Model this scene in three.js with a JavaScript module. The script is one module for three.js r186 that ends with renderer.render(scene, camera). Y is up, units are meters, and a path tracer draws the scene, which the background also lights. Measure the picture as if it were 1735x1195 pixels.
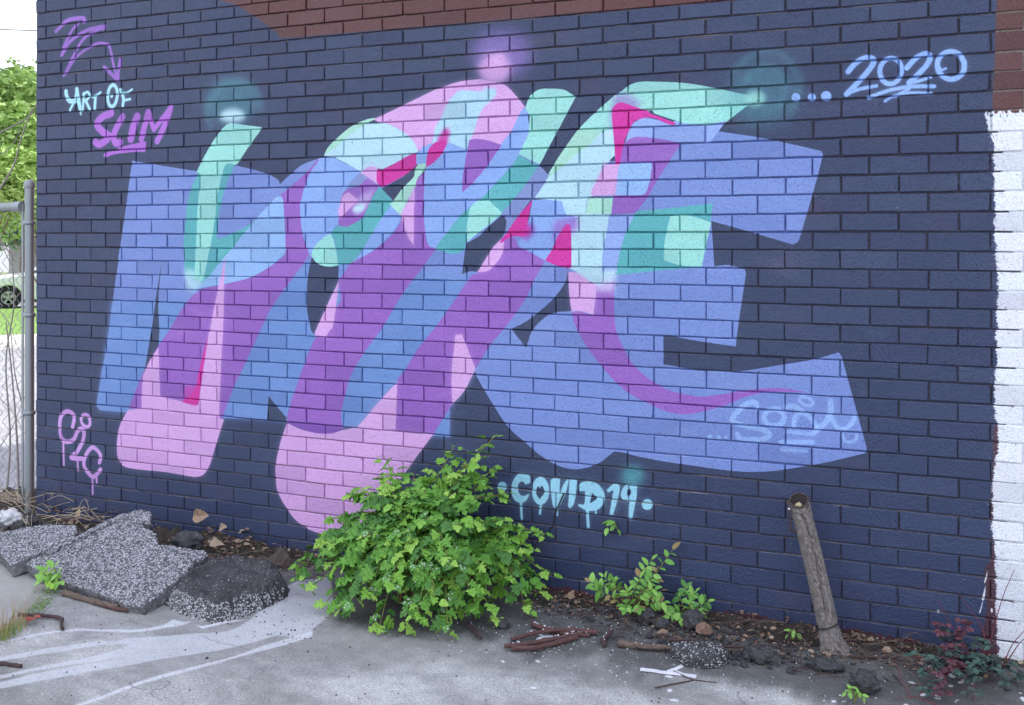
import * as THREE from 'three';
import { mergeGeometries, mergeVertices } from 'three/addons/utils/BufferGeometryUtils.js';
import { TessellateModifier } from 'three/addons/modifiers/TessellateModifier.js';
import { MeshSurfaceSampler } from 'three/addons/math/MeshSurfaceSampler.js';
import { createNoise2D, createNoise3D } from 'simplex-noise';

// ---------- camera ----------
const scene = new THREE.Scene();
const camera = new THREE.PerspectiveCamera(37.79, 1735 / 1195, 0.05, 400);
camera.position.set(4.467, 1.463, 3.95);
camera.rotation.set(0, THREE.MathUtils.degToRad(23.484), 0);
camera.setViewOffset(1735, 1195, 0, 195.6, 1735, 1195);       // a level camera with the lens shifted down
const renderer = new THREE.WebGLRenderer({ antialias: true });
renderer.setSize(1024, 705);
renderer.toneMapping = THREE.LinearToneMapping;
renderer.toneMappingExposure = 1.1;
renderer.shadowMap.enabled = true;

// ---------- random, noise ----------
let seed = 7;
const rnd = () => { seed = (seed + 0x6d2b79f5) | 0; let t = Math.imul(seed ^ (seed >>> 15), 1 | seed); t = (t + Math.imul(t ^ (t >>> 7), 61 | t)) ^ t; return ((t ^ (t >>> 14)) >>> 0) / 4294967296; };
const R = (a, b) => a + (b - a) * rnd();
const n2 = createNoise2D(rnd), n3 = createNoise3D(rnd);
const clamp = THREE.MathUtils.clamp, lerp = THREE.MathUtils.lerp, sstep = (x, a, b) => THREE.MathUtils.smoothstep(x, a, b);
const V = (x, y, z) => new THREE.Vector3(x, y, z);

// ---------- sky and sun ----------
{
  const W = 512, H = 256, d = new Float32Array(W * H * 4);
  for (let j = 0; j < H; j++) for (let i = 0; i < W; i++) {
    const el = ((j + 0.5) / H - 0.5) * Math.PI, az = (i / W) * Math.PI * 2;
    const up = Math.max(0, Math.sin(el));
    const x = Math.cos(az) * Math.cos(el), z = Math.sin(az) * Math.cos(el);
    const c = 0.5 + 0.5 * n3(x * 1.6, up * 3, z * 1.6) + 0.25 * n3(x * 4, up * 7, z * 4);
    const cl = sstep(c, 0.2, 0.9);
    const o = (j * W + i) * 4;
    const h = Math.pow(1 - up, 3);
    d[o] = SKY_R(up, h, cl); d[o + 1] = SKY_G(up, h, cl); d[o + 2] = SKY_B(up, h, cl); d[o + 3] = 1;
    if (el < 0) { d[o] *= 0.5; d[o + 1] *= 0.5; d[o + 2] *= 0.5; }
  }
  function SKY_R(u, h, c) { return lerp(lerp(1.22, 1.62, h), 1.70, c * 0.7); }
  function SKY_G(u, h, c) { return lerp(lerp(1.36, 1.70, h), 1.77, c * 0.7); }
  function SKY_B(u, h, c) { return lerp(lerp(1.7, 1.84, h), 1.89, c * 0.7); }
  const t = new THREE.DataTexture(d, W, H, THREE.RGBAFormat, THREE.FloatType);
  t.mapping = THREE.EquirectangularReflectionMapping; t.magFilter = THREE.LinearFilter; t.minFilter = THREE.LinearFilter; t.needsUpdate = true;
  scene.background = t; scene.environment = t;
}
const sun = new THREE.DirectionalLight(new THREE.Color(1, 0.95, 0.87), 4);
sun.position.set(3.2, 15, -10);          // behind the building, so that the wall and the yard stand in its shade
sun.target.position.set(0, 0, 0);
sun.castShadow = true;
sun.shadow.mapSize.set(4096, 4096);
Object.assign(sun.shadow.camera, { left: -40, right: 20, top: 30, bottom: -30, near: 0.5, far: 120 });
scene.add(sun, sun.target);

// ---------- naming helpers ----------
const used = {};
const numbered = (n) => { const k = (used[n] = (used[n] ?? -1) + 1); return k ? n + '_' + String(k).padStart(3, '0') : n; };
function tag(o, label, category, group, kind) {
  if (label) o.userData.label = label;
  if (category) o.userData.category = category;
  if (group) o.userData.group = group;
  if (kind) o.userData.kind = kind;
  return o;
}
const shadows = (o) => { o.traverse((m) => { if (m.isMesh) { m.castShadow = true; m.receiveShadow = true; } }); return o; };
function thing(name, label, category, pos = [0, 0, 0], group) { const o = new THREE.Group(); o.name = numbered(name); o.position.set(...pos); scene.add(o); return tag(o, label, category, group); }
function part(name, geo, mat, parent) { const m = new THREE.Mesh(geo, mat); m.name = parent === scene ? numbered(name) : name; m.castShadow = m.receiveShadow = true; parent.add(m); return m; }
const stuff = (m) => { m.userData.kind = 'stuff'; return m; };

// ---------- texture helpers ----------
const canvas = (w, h) => { const c = document.createElement('canvas'); c.width = w; c.height = h; return c; };
function texture(c, srgb = true, rep) {
  const t = new THREE.CanvasTexture(c);
  if (srgb) t.colorSpace = THREE.SRGBColorSpace;
  if (rep) { t.wrapS = t.wrapT = THREE.RepeatWrapping; t.repeat.set(...rep); }
  t.magFilter = THREE.LinearFilter; t.anisotropy = 8; return t;
}
// a tiling canvas from a function of (x, y) in 0..1 that gives [r, g, b] in 0..255
function pixels(w, h, f) {
  const c = canvas(w, h), x = c.getContext('2d'), im = x.createImageData(w, h), d = im.data;
  for (let j = 0, o = 0; j < h; j++) for (let i = 0; i < w; i++, o += 4) { const p = f(i / w, j / h); d[o] = p[0]; d[o + 1] = p[1]; d[o + 2] = p[2]; d[o + 3] = 255; }
  x.putImageData(im, 0, 0); return c;
}
// noise that tiles over 0..1
const tn = (x, y, f, s = 0) => { const a = x * 6.28318, b = y * 6.28318, r = f / 6.28318; return n3(Math.cos(a) * r + s, Math.sin(a) * r + Math.cos(b) * r * 0.73 + s, Math.sin(b) * r + s * 1.7); };
const hex = (r, g, b) => new THREE.Color().setRGB(r / 255, g / 255, b / 255, THREE.SRGBColorSpace);
const std = (o) => new THREE.MeshStandardMaterial({ roughness: 0.9, ...o });

const MURAL = [
  ['f', 'red', 0, 1, 0, '1226,2763c 1226,2594c 1324,2563 1413,2510 1530,2437 1590,2383c 2994,2374c 3690,2368c 3888,2363c 3888,2482c'],
  ['f', 'P1', 0, 1, 0, '689,1844c 821,1823 954,1802 1092,1781c 1324,1803c 1447,1775 1527,1751 1574,1725c 1577,1708c 1646,1759 1704,1796 1788,1820c 2280,1725c 2994,1467c 2994,1081c 2575,888c 2460,729c 2459,604c 1504,612c 1237,601c 973,592 655,587c 472,587c 452,609c 534,992c'],
  ['f', 'P2', 14, 0.85, 0, '534,1022c 457,608c 473,585c 654,585c 1238,600c 1504,611c 2459,604c 2460,729c 2575,888c 2716,1096c 2842,1263c 2517,1303c 1894,1328c 1738,1355c 1448,1165c 993,1154c 554,1143c'],
  ['f', 'P1', 0, 1, 0, '3616,1870c 3758,1843 3868,1817 3998,1782c 4005,1769c 3984,1685 3927,1480 3914,1444c 3896,1435c 3690,1497 3735,1484 3589,1525c 3601,1351c 3654,1356 3717,1341c 3722,1326c 3690,1106 3684,1045c 3563,1057 3460,1071 3400,1077c 3400,963c 3551,946 3581,946 3698,952 3870,987 3969,1009 4059,1040c 4070,1027c 4158,695c 4156,678c 3980,621 3745,571 3460,578 3306,591 3243,601 3198,604c 3127,548 3036,518 2956,526 2874,564 2799,618 2729,673 2645,783 2580,880c 2708,1096 2837,1222c 2994,1322c 3096,1706c 3342,1933c'],
  ['f', 'N', 0, 1, 0, '872,1335c 847,1196 811,1003 787,887 765,794c 802,854c 857,920c 860,1003c 860,1004c 856,1151'],
  ['f', 'N', 0, 1, 0, '1752,1370c 1742,1329 1730,1264 1726,1202 1728,1130 1750,1037 1752,1035 1765,1018c 1785,1064 1775,1037 1829,1140 1866,1210 1896,1263c 1899,1331c'],
  ['f', 'N', 0, 1, 0, '1514,723c 1560,679 1616,628c 1612,607c 1506,605c 1510,676'],
  ['f', 'N', 0, 1, 0, '3001,1330c 2985,1272 2930,1204 2844,1132 2798,1103 2747,1079c 2814,1003c 2841,1073 2897,1130 2943,1153 3015,1161c 3009,1206 3004,1261'],
  ['f', 'K', 0, 1, 0, '2081,1986c 2158,2014 2244,2046 2376,2095 2446,2116 2515,2130 2605,2133c 2712,2104 2773,2049 2810,2005c 2790,1984 2747,1906 2694,1848c 2546,1870c 2399,1834c 2320,1840c 2257,1830c 2217,1882 2172,1935'],
  ['f', 'B1', 0, 1, 0, '2322,1853c 2320,1840c 2291,1829c 2296,1779c 2343,1777c 2339,1753c 2333,1628 2335,1524 2353,1432 2390,1416c 2533,1417c 2738,1662c 2838,1859c 2821,1982c 2810,2005c 2790,1984 2747,1906 2694,1848c 2546,1870c 2446,1890c 2399,1879c'],
  ['f', 'C2', 2, 1, 0, '2492,2084c 2519,2091 2565,2086 2610,2080 2650,2088 2676,2082 2672,2058 2627,2020 2596,1973 2578,1921 2560,1881 2546,1834c 2460,1868c 2371,1855c 2390,1937 2418,1981 2450,2041'],
  ['f', 'C2', 5, 0.6, 0, '2605,2074c 2619,2098c 2677,2098c 2674,2054c 2627,2016c'],
  ['f', 'V', 0, 1, 0, '2544,1845c 2555,1886 2555,1877c 2583,1880 2632,1874 2701,1851c 2690,1832 2627,1753 2574,1698 2519,1653c 2519,1707 2528,1760'],
  ['f', 'V', 0, 1, 0, '1791,1823c 1728,1762 1635,1695 1580,1659c 1595,1630 1605,1508 1609,1382c 1550,1343 1517,1324 1404,1272 1270,1241 1124,1216c 1031,1148 922,1007 850,920 753,779 664,608c 1229,595c 1253,617 1306,736 1386,878 1482,1054 1552,1161 1705,1340 1738,1386c 1704,1467 1694,1528 1690,1630 1694,1628 1713,1693 1742,1754 1786,1805'],
  ['f', 'V', 0, 1, 0, '2339,1753c 2333,1628 2335,1524 2353,1432 2392,1413c 2340,1347 2226,1211 2129,1067 2029,943 1965,844 1933,753 1911,669 1920,597c 1859,574 1777,572 1694,584 1616,606c 1626,663 1681,808 1744,951 1777,1012c 1911,1177c 1896,1266c 1919,1294 1967,1357c 2021,1372 2090,1412 2127,1435 2181,1482 2217,1529c 2226,1556 2220,1546c 2258,1629 2301,1716c'],
  ['f', 'V', 0, 1, 0, '2764,1462c 2781,1422c 2837,1399 2899,1364c 2846,1276 2808,1199 2711,1074 2652,1010 2581,903 2471,746 2379,610c 2193,613c 2201,823 2239,879 2308,982 2398,1085 2481,1191 2561,1297 2597,1317 2704,1460c 2728,1460c 2716,1458'],
  ['f', 'K', 0, 1, 0, '857,920c 802,854 758,776c 751,696 749,614c 659,599c 616,535 591,456 589,379 609,335 644,315 723,310 879,312 1012,307 1087,306 1133,321 1165,361 1188,414 1215,490 1256,595c 1227,600c 1234,754 1244,937 1252,1088 1256,1248 1261,1371c 1234,1262 1202,1145 1170,1016 1142,896 1124,784 1101,654c 1087,653 993,666 867,680c 862,808'],
  ['f', 'G', 2, 1, 0, '1162,988c 1144,888 1126,799 1103,658c 1077,652 1002,663c 1049,691c 1091,746c 1113,843'],
  ['f', 'G', 7, 0.55, 0, '1019,738c 1094,746c 1098,661c 1077,655 1012,668c'],
  ['f', 'K', 0, 1, 0, '2201,824c 2131,758 1997,613c 1920,594 1835,572 1710,578 1616,605c 1583,519 1559,432 1553,374 1562,290 1609,217 1679,152 1791,116 1948,129 2102,225 2193,368 2262,459 2368,596c 2379,610c 2193,613c'],
  ['f', 'V2', 0, 1, 0, '1616,605c 1694,584 1777,570 1859,574 1920,596c 1912,614c 1617,617c'],
  ['f', 'K', 0, 1, 0, '2486,1044c 2517,1047c 2581,905c 2530,809 2471,746c 2468,871 2482,1009'],
  ['f', 'K', 0, 1, 0, '1897,1265c 1829,1140 1775,1037 1773,1012c 1831,1012c 1855,1046 1866,1058 1888,1176'],
  ['f', 'B2', 0, 1, 0, '1573,1652 1595,1633 1605,1523 1610,1391c 1517,1324 1404,1272 1265,1241c 1105,1217c 1077,1201c 1012,1274c 1142,1276c 1270,1387c 1412,1521 1539,1634'],
  ['f', 'K', 0, 1, 0, '1261,1371c 1235,1262 1220,1211c 1256,1212c'],
  ['f', 'B1', 0, 1, 0, '1791,1821c 1834,1826 1872,1821 1928,1797 1994,1763 2017,1751c 1942,1685c 1900,1585c 1898,1523c 1853,1487c 1805,1467c 1762,1418c 1755,1370c 1738,1386c 1713,1455 1694,1528 1690,1630 1694,1628 1713,1693 1742,1754 1786,1805'],
  ['f', 'V', 9, 0.5, 0, '1630,1434c 1694,1434c 1740,1386c 1733,1369 1630,1369c'],
  ['f', 'B1', 0, 1, 0, '2174,1604c 2217,1558c 2203,1518 2149,1459 2090,1410 2012,1370 1956,1345c 1994,1371 2031,1419 2072,1479 2122,1549'],
  ['f', 'P3', 0, 1, 0, '2012,1751c 2051,1728 2008,1692c 1947,1691c 1956,1705'],
  ['f', 'C1', 0, 1, 0, '1817,1833c 1843,1872 1900,1918 1966,1958 2021,1971 2095,1972 2149,1963 2212,1935 2266,1898 2294,1860 2305,1835c 2283,1826c 2194,1790 2127,1764c 2095,1768 2049,1774 2017,1751c 1994,1765 1928,1799 1872,1824c'],
  ['f', 'M2', 0, 1, 0, '1819,1837c 1841,1870 1898,1916 1966,1960 2040,1986 2086,1992c 2091,1987c 2040,1968 1994,1942 1947,1916 1891,1874 1843,1848'],
  ['f', 'V', 0, 1, 0, '2051,1727c 2104,1692c 2097,1670 2081,1651 2063,1615 2038,1574 2012,1542 1966,1517 1933,1510 1907,1514 1898,1523c 1900,1567 1914,1645 1942,1677 2003,1692'],
  ['f', 'W', 9, 0.55, 0, '2012,1652c 2090,1682c 2067,1619c 2035,1586 1994,1562 1966,1586c 1975,1605'],
  ['f', 'K', 0, 1, 0, '1947,1665c 2001,1630c 1966,1601 1924,1565 1914,1559c 1899,1547c 1896,1587 1905,1605 1919,1645'],
  ['f', 'C3', 6, 0.95, 0, '2037,1604 2036,1593 2023,1581 2003,1574 1985,1573 1974,1580 1975,1591 1988,1603 2007,1610 2026,1611'],
  ['f', 'K', 0, 1, 0, '2015,1750c 2045,1773 2077,1777 2102,1765c 2098,1700c 2058,1726'],
  ['f', 'P3', 0, 1, 0, '2803,1796c 2846,1783c 2876,1762c 2918,1725c 2923,1682c 2846,1604c 2795,1693c'],
  ['f', 'B1', 0, 1, 0, '1742,1426c 1843,1491c 1900,1507c 1872,1427c 1776,1370c'],
  ['f', 'T', 0, 1, 0, '2099,1672c 2115,1682 2145,1657 2172,1628c 2181,1618c 2149,1579 2122,1549 2072,1479 2031,1419 1984,1363 1956,1344c 1891,1335c 1888,1387 1877,1439 1855,1480c 1872,1499 1900,1515c 1942,1510 1994,1531 2028,1550 2040,1576 2063,1619 2081,1651'],
  ['f', 'M1', 0, 1, 0, '1834,1472c 1855,1477c 1874,1435 1888,1387 1894,1336c 1858,1329 1810,1334 1776,1349 1752,1378c 1762,1410 1795,1445'],
  ['f', 'N', 0, 1, 0, '2136,1685c 2283,1752c 2289,1740 2270,1702 2217,1652 2183,1622c 2158,1645 2122,1679c'],
  ['f', 'M2', 0, 1, 0, '2306,1780c 2346,1783c 2336,1753c 2301,1716 2289,1679 2258,1629 2217,1559c 2162,1607c 2191,1634 2234,1684 2282,1725 2289,1758'],
  ['f', 'K', 0, 1, 0, '2287,1679c 2260,1629 2217,1558c 2225,1545c 2234,1503 2256,1461 2282,1427c 2284,1545 2288,1629'],
  ['f', 'T', 0, 1, 0, '1101,1777c 1049,1674 1023,1541 1012,1385 1023,1274c 1087,1253c 1128,1239c 1270,1379 1417,1521 1467,1560c 1395,1517 1297,1478 1214,1454c 1214,1525 1234,1605 1270,1714 1316,1799c 1301,1810 1274,1811 1256,1794c 1224,1744c'],
  ['f', 'C3', 12, 0.75, 0, '1010,1311c 1087,1304c 1142,1261c 1087,1208 1031,1207c'],
  ['f', 'M1', 0, 1, 0, '1245,1980c 1277,1999 1308,2003 1381,1991 1475,1978c 1462,1954 1411,1898 1334,1808c 1256,1794c 1224,1649 1203,1562 1179,1437 1131,1253c 1077,1258c 1087,1415 1098,1600 1114,1754 1094,1777c 1094,1780 1129,1835 1187,1918'],
  ['f', 'T', 0, 1, 0, '1256,1796c 1274,1811 1304,1810 1316,1799c 1270,1714 1232,1605 1214,1496c 1203,1496c 1206,1584 1224,1686'],
  ['f', 'T', 0, 1, 0, '2782,1806c 2833,1777 2872,1757c 2812,1681 2764,1626 2707,1564c 2645,1617c 2574,1608c 2549,1543 2537,1462 2531,1410c 2492,1392 2446,1396 2399,1408 2390,1420c 2446,1482 2515,1560 2614,1632 2681,1695 2742,1754'],
  ['f', 'M1', 0, 1, 0, '2556,1588c 2578,1610 2605,1620 2645,1618c 2707,1564c 2650,1518 2601,1484 2540,1443c 2540,1502 2549,1559'],
  ['f', 'M1', 0, 1, 0, '2811,1999c 2831,2047 2871,2073 2923,2074 2982,2066 3017,2046 3046,2030c 3020,1989 2949,1889 2877,1763c 2824,1788 2781,1811c 2804,1852 2824,1894 2832,1961c'],
  ['f', 'P3', 0, 1, 0, '2872,1758c 2898,1738 2910,1698c 2872,1648 2838,1618c 2738,1502 2723,1492c 2716,1542 2703,1563c 2764,1626 2812,1681'],
  ['f', 'N', 0, 1, 0, '2704,1554c 2633,1499 2597,1466 2536,1437c 2528,1375 2517,1306c 2561,1318 2590,1314c 2626,1366 2661,1418 2704,1460 2721,1498 2723,1537'],
  ['f', 'K', 0, 1, 0, '2714,1444c 2707,1396 2682,1357 2640,1321 2590,1314c 2626,1366 2661,1418 2700,1453c'],
  ['f', 'B1', 0, 1, 0, '2844,1615c 2935,1624c 2973,1615c 2990,1556c 3044,1548c 3040,1482c 2944,1419 2901,1365c 2837,1399 2783,1424c 2781,1442c 2820,1514'],
  ['f', 'M1', 0, 1, 0, '3212,2038c 3232,2049 3259,2068 3299,2079 3358,2077 3454,2068 3511,2059 3577,2044 3605,2037 3693,2013 3773,1991c 3722,1959 3682,1930 3647,1904c 3575,1893c 3492,1903c 3450,1918c 3369,1948 3338,1961 3196,1899c 3139,1882 3033,1797 2911,1718c 2941,1764 2991,1833 3047,1903 3123,1972 3196,2030'],
  ['f', 'N', 0, 1, 0, '3045,2040c 3030,2027 2960,1905 2920,1832 2872,1759c 2893,1742 2912,1721c 2941,1764 2991,1833 3047,1903 3123,1972 3198,2030c'],
  ['f', 'B3', 0, 1, 0, '3244,1842c 3267,1904 3299,1929 3330,1935 3369,1926 3416,1909 3450,1918c 3484,1907 3567,1897c 3646,1909c 3620,1874 3587,1833c 3577,1826c 3454,1834c 3358,1853 3291,1861'],
  ['f', 'C1', 0, 1, 0, '3033,1800c 3139,1882 3198,1899c 3200,1784c 3180,1769c 3155,1750c 3135,1712 3101,1646 3109,1628c 3085,1621 3073,1559c 3184,1557c 3176,1543 3166,1482 3150,1401 3146,1320c 3101,1292 3060,1318 3009,1335c 3015,1497c 3044,1540c 2990,1556c 2973,1611c 2850,1623c 2869,1646 2906,1699 2918,1719c'],
  ['f', 'M2', 0, 1, 0, '3087,1623c 3192,1620c 3186,1556c 3073,1559c'],
  ['f', 'M2', 0, 1, 0, '3047,1903c 3147,1890c 3098,1841 3033,1797 2915,1706c 2941,1764 2991,1833'],
  ['f', 'B3', 0, 1, 0, '3178,1553c 3290,1557c 3258,1497 3227,1420 3207,1317c 3146,1312c 3150,1389 3166,1482'],
  ['f', 'V', 0, 1, 0, '3232,1834c 3259,1852 3291,1861 3358,1854 3416,1843 3469,1829c 3427,1765 3377,1691 3341,1629 3288,1559c 3186,1554c 3195,1628c 3220,1760c'],
  ['f', 'N', 0, 1, 0, '3198,1790c 3176,1769c 3202,1768c'],
  ['f', 'B2', 0, 1, 0, '3220,1759c 3330,1759 3353,1751 3349,1716 3343,1678 3329,1639 3310,1629c 3200,1631c 3213,1727'],
  ['f', 'K', 0, 1, 0, '3155,1756c 3135,1712 3101,1646 3109,1630c 3201,1632c 3213,1727 3220,1757c'],
  ['f', 'V', 0, 1, 0, '3126,1265c 3110,1147c 3080,1153 3051,1162 3016,1154c 3036,1094 3088,1009 3166,920 3243,851 3344,803 3430,775 3503,774 3587,798 3640,817 3727,857 3813,879 3947,885c 3881,894 3813,894 3727,881 3640,861 3551,845 3521,847 3424,862 3338,905 3268,968 3218,1058 3202,1112 3197,1208 3200,1288c'],
  ['f', 'W', 11, 0.75, 0, '3110,1311c 3203,1313c 3201,1242c 3116,1247c'],
  ['f', 'K', 0, 1, 0, '3002,1321c 3040,1317 3084,1303 3123,1274c 3120,1227 3108,1148c 3059,1162 3015,1161c 3008,1212 3004,1267'],
  ['f', 'C1', 3, 0.9, 0, '3011,1335c 3083,1323 3149,1312 3136,1272c 3110,1274 3057,1308c'],
  ['f', 'C3', 8, 0.7, 0, '3083,1330c 3213,1331c 3203,1300c 3136,1275c'],
  ['f', 'T', 0, 1, 0, '3289,1566c 3426,1577 3596,1593c 3574,1454 3552,1347c 3426,1336 3302,1322 3207,1312c 3213,1362 3238,1460 3270,1527'],
  ['f', 'M1', 0, 1, 0, '3426,1544c 3469,1550 3529,1540 3589,1518c 3571,1442 3552,1349c 3505,1350 3456,1355 3402,1373c 3404,1442'],
  ['f', 'V', 12, 0.75, 0, '2944,1529c 2994,1537c 3044,1548c 3042,1490 3015,1482c 2977,1478 2939,1435c 2935,1498'],
  ['f', 'V', 9, 0.8, 0, '2816,1530c 2850,1514 2854,1482 2820,1450 2785,1462c 2807,1498'],
  ['f', 'V', 11, 0.6, 0, '3180,1957c 3196,2030c 3244,2038c 3311,1997c 3259,1942c 3188,1892c'],
  ['f', 'G', 0, 1, 0, '2097,1762c 2127,1763c 2194,1790 2248,1815 2283,1828 2296,1825c 2297,1775c 2252,1743 2194,1713 2127,1685c 2111,1688 2097,1710c'],
  ['f', 'G', 8, 0.85, 0, '2399,1887c 2427,1919 2441,1935c 2457,1918 2446,1865c 2409,1841c'],
  ['f', 'G', 0, 1, 0, '2360,1848c 2386,1871 2427,1878 2446,1873 2427,1829 2386,1789 2346,1766c 2346,1794 2353,1831'],
  ['f', 'G', 6, 0.8, 0, '2803,1514c 2829,1510 2833,1488 2829,1472 2798,1462c'],
  ['f', 'G', 0, 1, 0, '2844,1616c 2831,1566 2816,1502 2807,1466c 2759,1466 2729,1456 2702,1439 2695,1444c 2733,1490 2785,1558'],
  ['f', 'G', 0, 1, 0, '2994,1516c 3009,1514c 3015,1458 3015,1340c 2998,1337 2952,1346 2899,1367c 2927,1407 2952,1458 2977,1498'],
  ['f', 'G', 0, 1, 0, '3187,1976c 3196,1987 3216,2000 3236,1999 3279,1983 3319,1968 3340,1961c 3346,1951c 3396,1932 3452,1908c 3439,1901c 3412,1909 3369,1930 3334,1936 3299,1930 3275,1915 3256,1881 3236,1832 3218,1754c 3202,1754c 3198,1841 3190,1919'],
  ['f', 'T', 30, 0.42, 0, '1457,2098 1427,2034 1348,1997 1250,2002 1169,2046 1138,2114 1169,2179 1250,2215 1348,2209 1427,2164'],
  ['f', 'C3', 12, 0.9, 0, '1382,2035 1368,2016 1330,2006 1283,2008 1245,2021 1230,2042 1245,2061 1283,2072 1330,2069 1368,2055'],
  ['s', 'T', 10, 0.22, 40, '1174,1991 1159,2091 1230,2172 1327,2199 1430,2160 1470,2075'],
  ['f', 'V3', 32, 0.75, 0, '2842,2221 2816,2162 2747,2129 2659,2134 2588,2177 2560,2241 2588,2301 2659,2333 2747,2326 2816,2283'],
  ['f', 'K', 16, 0.95, 0, '2746,2168 2732,2131 2694,2110 2647,2113 2608,2139 2593,2178 2608,2216 2647,2236 2694,2233 2732,2207'],
  ['f', 'K', 7, 0.6, 0, '2722,2217 2716,2207 2702,2202 2683,2203 2668,2210 2662,2221 2668,2231 2683,2236 2702,2235 2716,2227'],
  ['f', 'T', 36, 0.42, 0, '3914,1995 3888,1927 3821,1886 3736,1890 3667,1937 3640,2010 3667,2080 3736,2120 3821,2115 3888,2067'],
  ['f', 'M1', 9, 0.9, 0, '3796,1988 3789,1972 3769,1962 3744,1963 3724,1975 3717,1993 3724,2009 3744,2019 3769,2017 3789,2006'],
  ['s', 'T', 7, 0.16, 27, '3726,2066 3770,2101 3829,2098 3871,2035 3851,1970'],
  ['s', 'T', 7, 0.22, 27, '3672,2097 3748,2157 3851,2149 3920,2043 3888,1930'],
  ['f', 'T', 17, 0.75, 0, '3325,517 3315,491 3290,473 3259,470 3234,483 3224,507 3234,533 3259,551 3290,554 3315,541'],
  ['s', 'V4', 1, 1, 21, '176,2528 256,2577 350,2583 374,2572 366,2561'],
  ['s', 'V4', 1, 1, 16, '332,2559 288,2523 240,2456 213,2401'],
  ['s', 'V4', 1, 1, 19, '216,2404 277,2469 382,2515 505,2527 495,2516'],
  ['s', 'V4', 1, 1, 15, '484,2518 382,2484 309,2411 230,2295'],
  ['s', 'V4', 1, 1, 14, '235,2298 319,2387 443,2442 515,2439 540,2422 566,2332 591,2257'],
  ['s', 'V4', 1, 1, 19, '505,2322 561,2278 594,2253 598,2291 611,2353'],
  ['s', 'Q', 1, 1, 24, '246,2214 251,2187 274,2162 326,2161'],
  ['s', 'Q', 1, 1, 15, '273,2115 301,2157 320,2215'],
  ['s', 'Q', 1, 1, 23, '321,2221 329,2174 341,2123'],
  ['s', 'Q', 1, 1, 12, '341,2123 349,2091'],
  ['s', 'Q', 1, 1, 15, '360,2114 366,2197'],
  ['s', 'Q', 1, 1, 15, '366,2192 393,2202 407,2185 388,2164 368,2160'],
  ['s', 'Q', 1, 1, 17, '379,2159 407,2115'],
  ['s', 'Q', 1, 1, 12, '425,2174 455,2184 481,2196'],
  ['s', 'Q', 1, 1, 18, '445,2176 441,2113'],
  ['s', 'Q', 1, 1, 19, '591,2170 581,2140 564,2122 544,2124 531,2146 529,2178 538,2209 556,2226 575,2224 589,2202 591,2170'],
  ['f', 'Q', 1, 1, 0, '564,2173 562,2167 557,2163 551,2163 547,2168 545,2174 547,2180 551,2184 557,2183 562,2179'],
  ['s', 'Q', 1, 1, 11, '615,2186 654,2184 688,2199'],
  ['s', 'Q', 1, 1, 18, '612,2201 631,2158 626,2122'],
  ['s', 'Q', 1, 1, 13, '628,2146 675,2151'],
  ['s', 'V5', 1, 1, 38, '551,2087 491,2070 456,2035 495,1996 534,1974 512,1949 471,1934 445,1945'],
  ['s', 'V5', 1, 1, 36, '626,2067 586,2013 566,1967 581,1935 613,1939'],
  ['s', 'V5', 1, 1, 42, '721,2062 696,2017 679,1952'],
  ['s', 'V5', 1, 1, 34, '790,2079 767,2014 748,1948'],
  ['s', 'V5', 1, 1, 26, '796,2081 807,2036 827,1993c 882,2047 935,2097'],
  ['s', 'V5', 1, 1, 33, '929,2091 897,2016 848,1935'],
  ['f', 'V5', 1, 1, 0, '584,1909c 685,1926 779,1937c 773,1884c 685,1886 579,1879 520,1866 499,1874c 520,1891 600,1898'],
  ['s', 'B4', 1, 1, 20, '4093,2069 4120,2099 4153,2115 4179,2110 4176,2085 4140,2041 4088,1987'],
  ['s', 'B4', 1, 1, 13, '4086,1986 4130,2002 4191,2011'],
  ['s', 'B4', 1, 1, 17, '4276,2054 4265,2029 4245,2016 4223,2020 4207,2041 4203,2070 4214,2095 4234,2108 4257,2103 4273,2083 4276,2054'],
  ['s', 'B4', 1, 1, 19, '4294,2069 4326,2104 4360,2116 4371,2101 4360,2075 4326,2038 4301,2017'],
  ['s', 'B4', 1, 1, 12, '4300,2015 4333,2020 4373,2032'],
  ['s', 'B4', 1, 1, 18, '4482,2078 4481,2048 4464,2026 4437,2020 4412,2033 4397,2059 4398,2090 4415,2112 4441,2118 4467,2105 4482,2078'],
  ['s', 'B4', 1, 1, 8, '4403,2062 4410,2054 4423,2059'],
  ['s', 'B4', 1, 1, 14, '4164,1970 4232,1992 4306,2002 4385,1998'],
  ['s', 'B4', 1, 1, 10, '4220,1954 4252,1972 4306,1980 4375,1975'],
  ['s', 'B4', 1, 1, 11, '4253,1970 4301,1993'],
  ['f', 'B4', 1, 1, 0, '3923,1984 3920,1975 3912,1969 3902,1970 3894,1976 3891,1986 3894,1995 3902,2001 3912,2000 3920,1994'],
  ['f', 'B4', 1, 1, 0, '3979,1981 3976,1972 3969,1967 3959,1968 3952,1974 3949,1983 3952,1992 3959,1997 3969,1996 3976,1990'],
  ['f', 'B4', 1, 1, 0, '4034,1982 4031,1971 4021,1965 4010,1966 4001,1973 3997,1985 4001,1996 4010,2002 4021,2001 4031,1994'],
  ['s', 'B5', 1, 0.75, 20, '3760,816 3760,832 3742,836 3709,817 3675,777 3672,758 3704,747 3762,740 3796,731 3810,717 3787,700 3743,693 3700,694 3689,711'],
  ['s', 'B5', 1, 0.75, 18, '3865,787 3858,768 3839,755 3816,753 3797,763 3790,781 3797,800 3816,813 3839,815 3858,804 3865,787'],
  ['s', 'B5', 1, 0.75, 19, '3871,827 3897,832 3930,815'],
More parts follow.
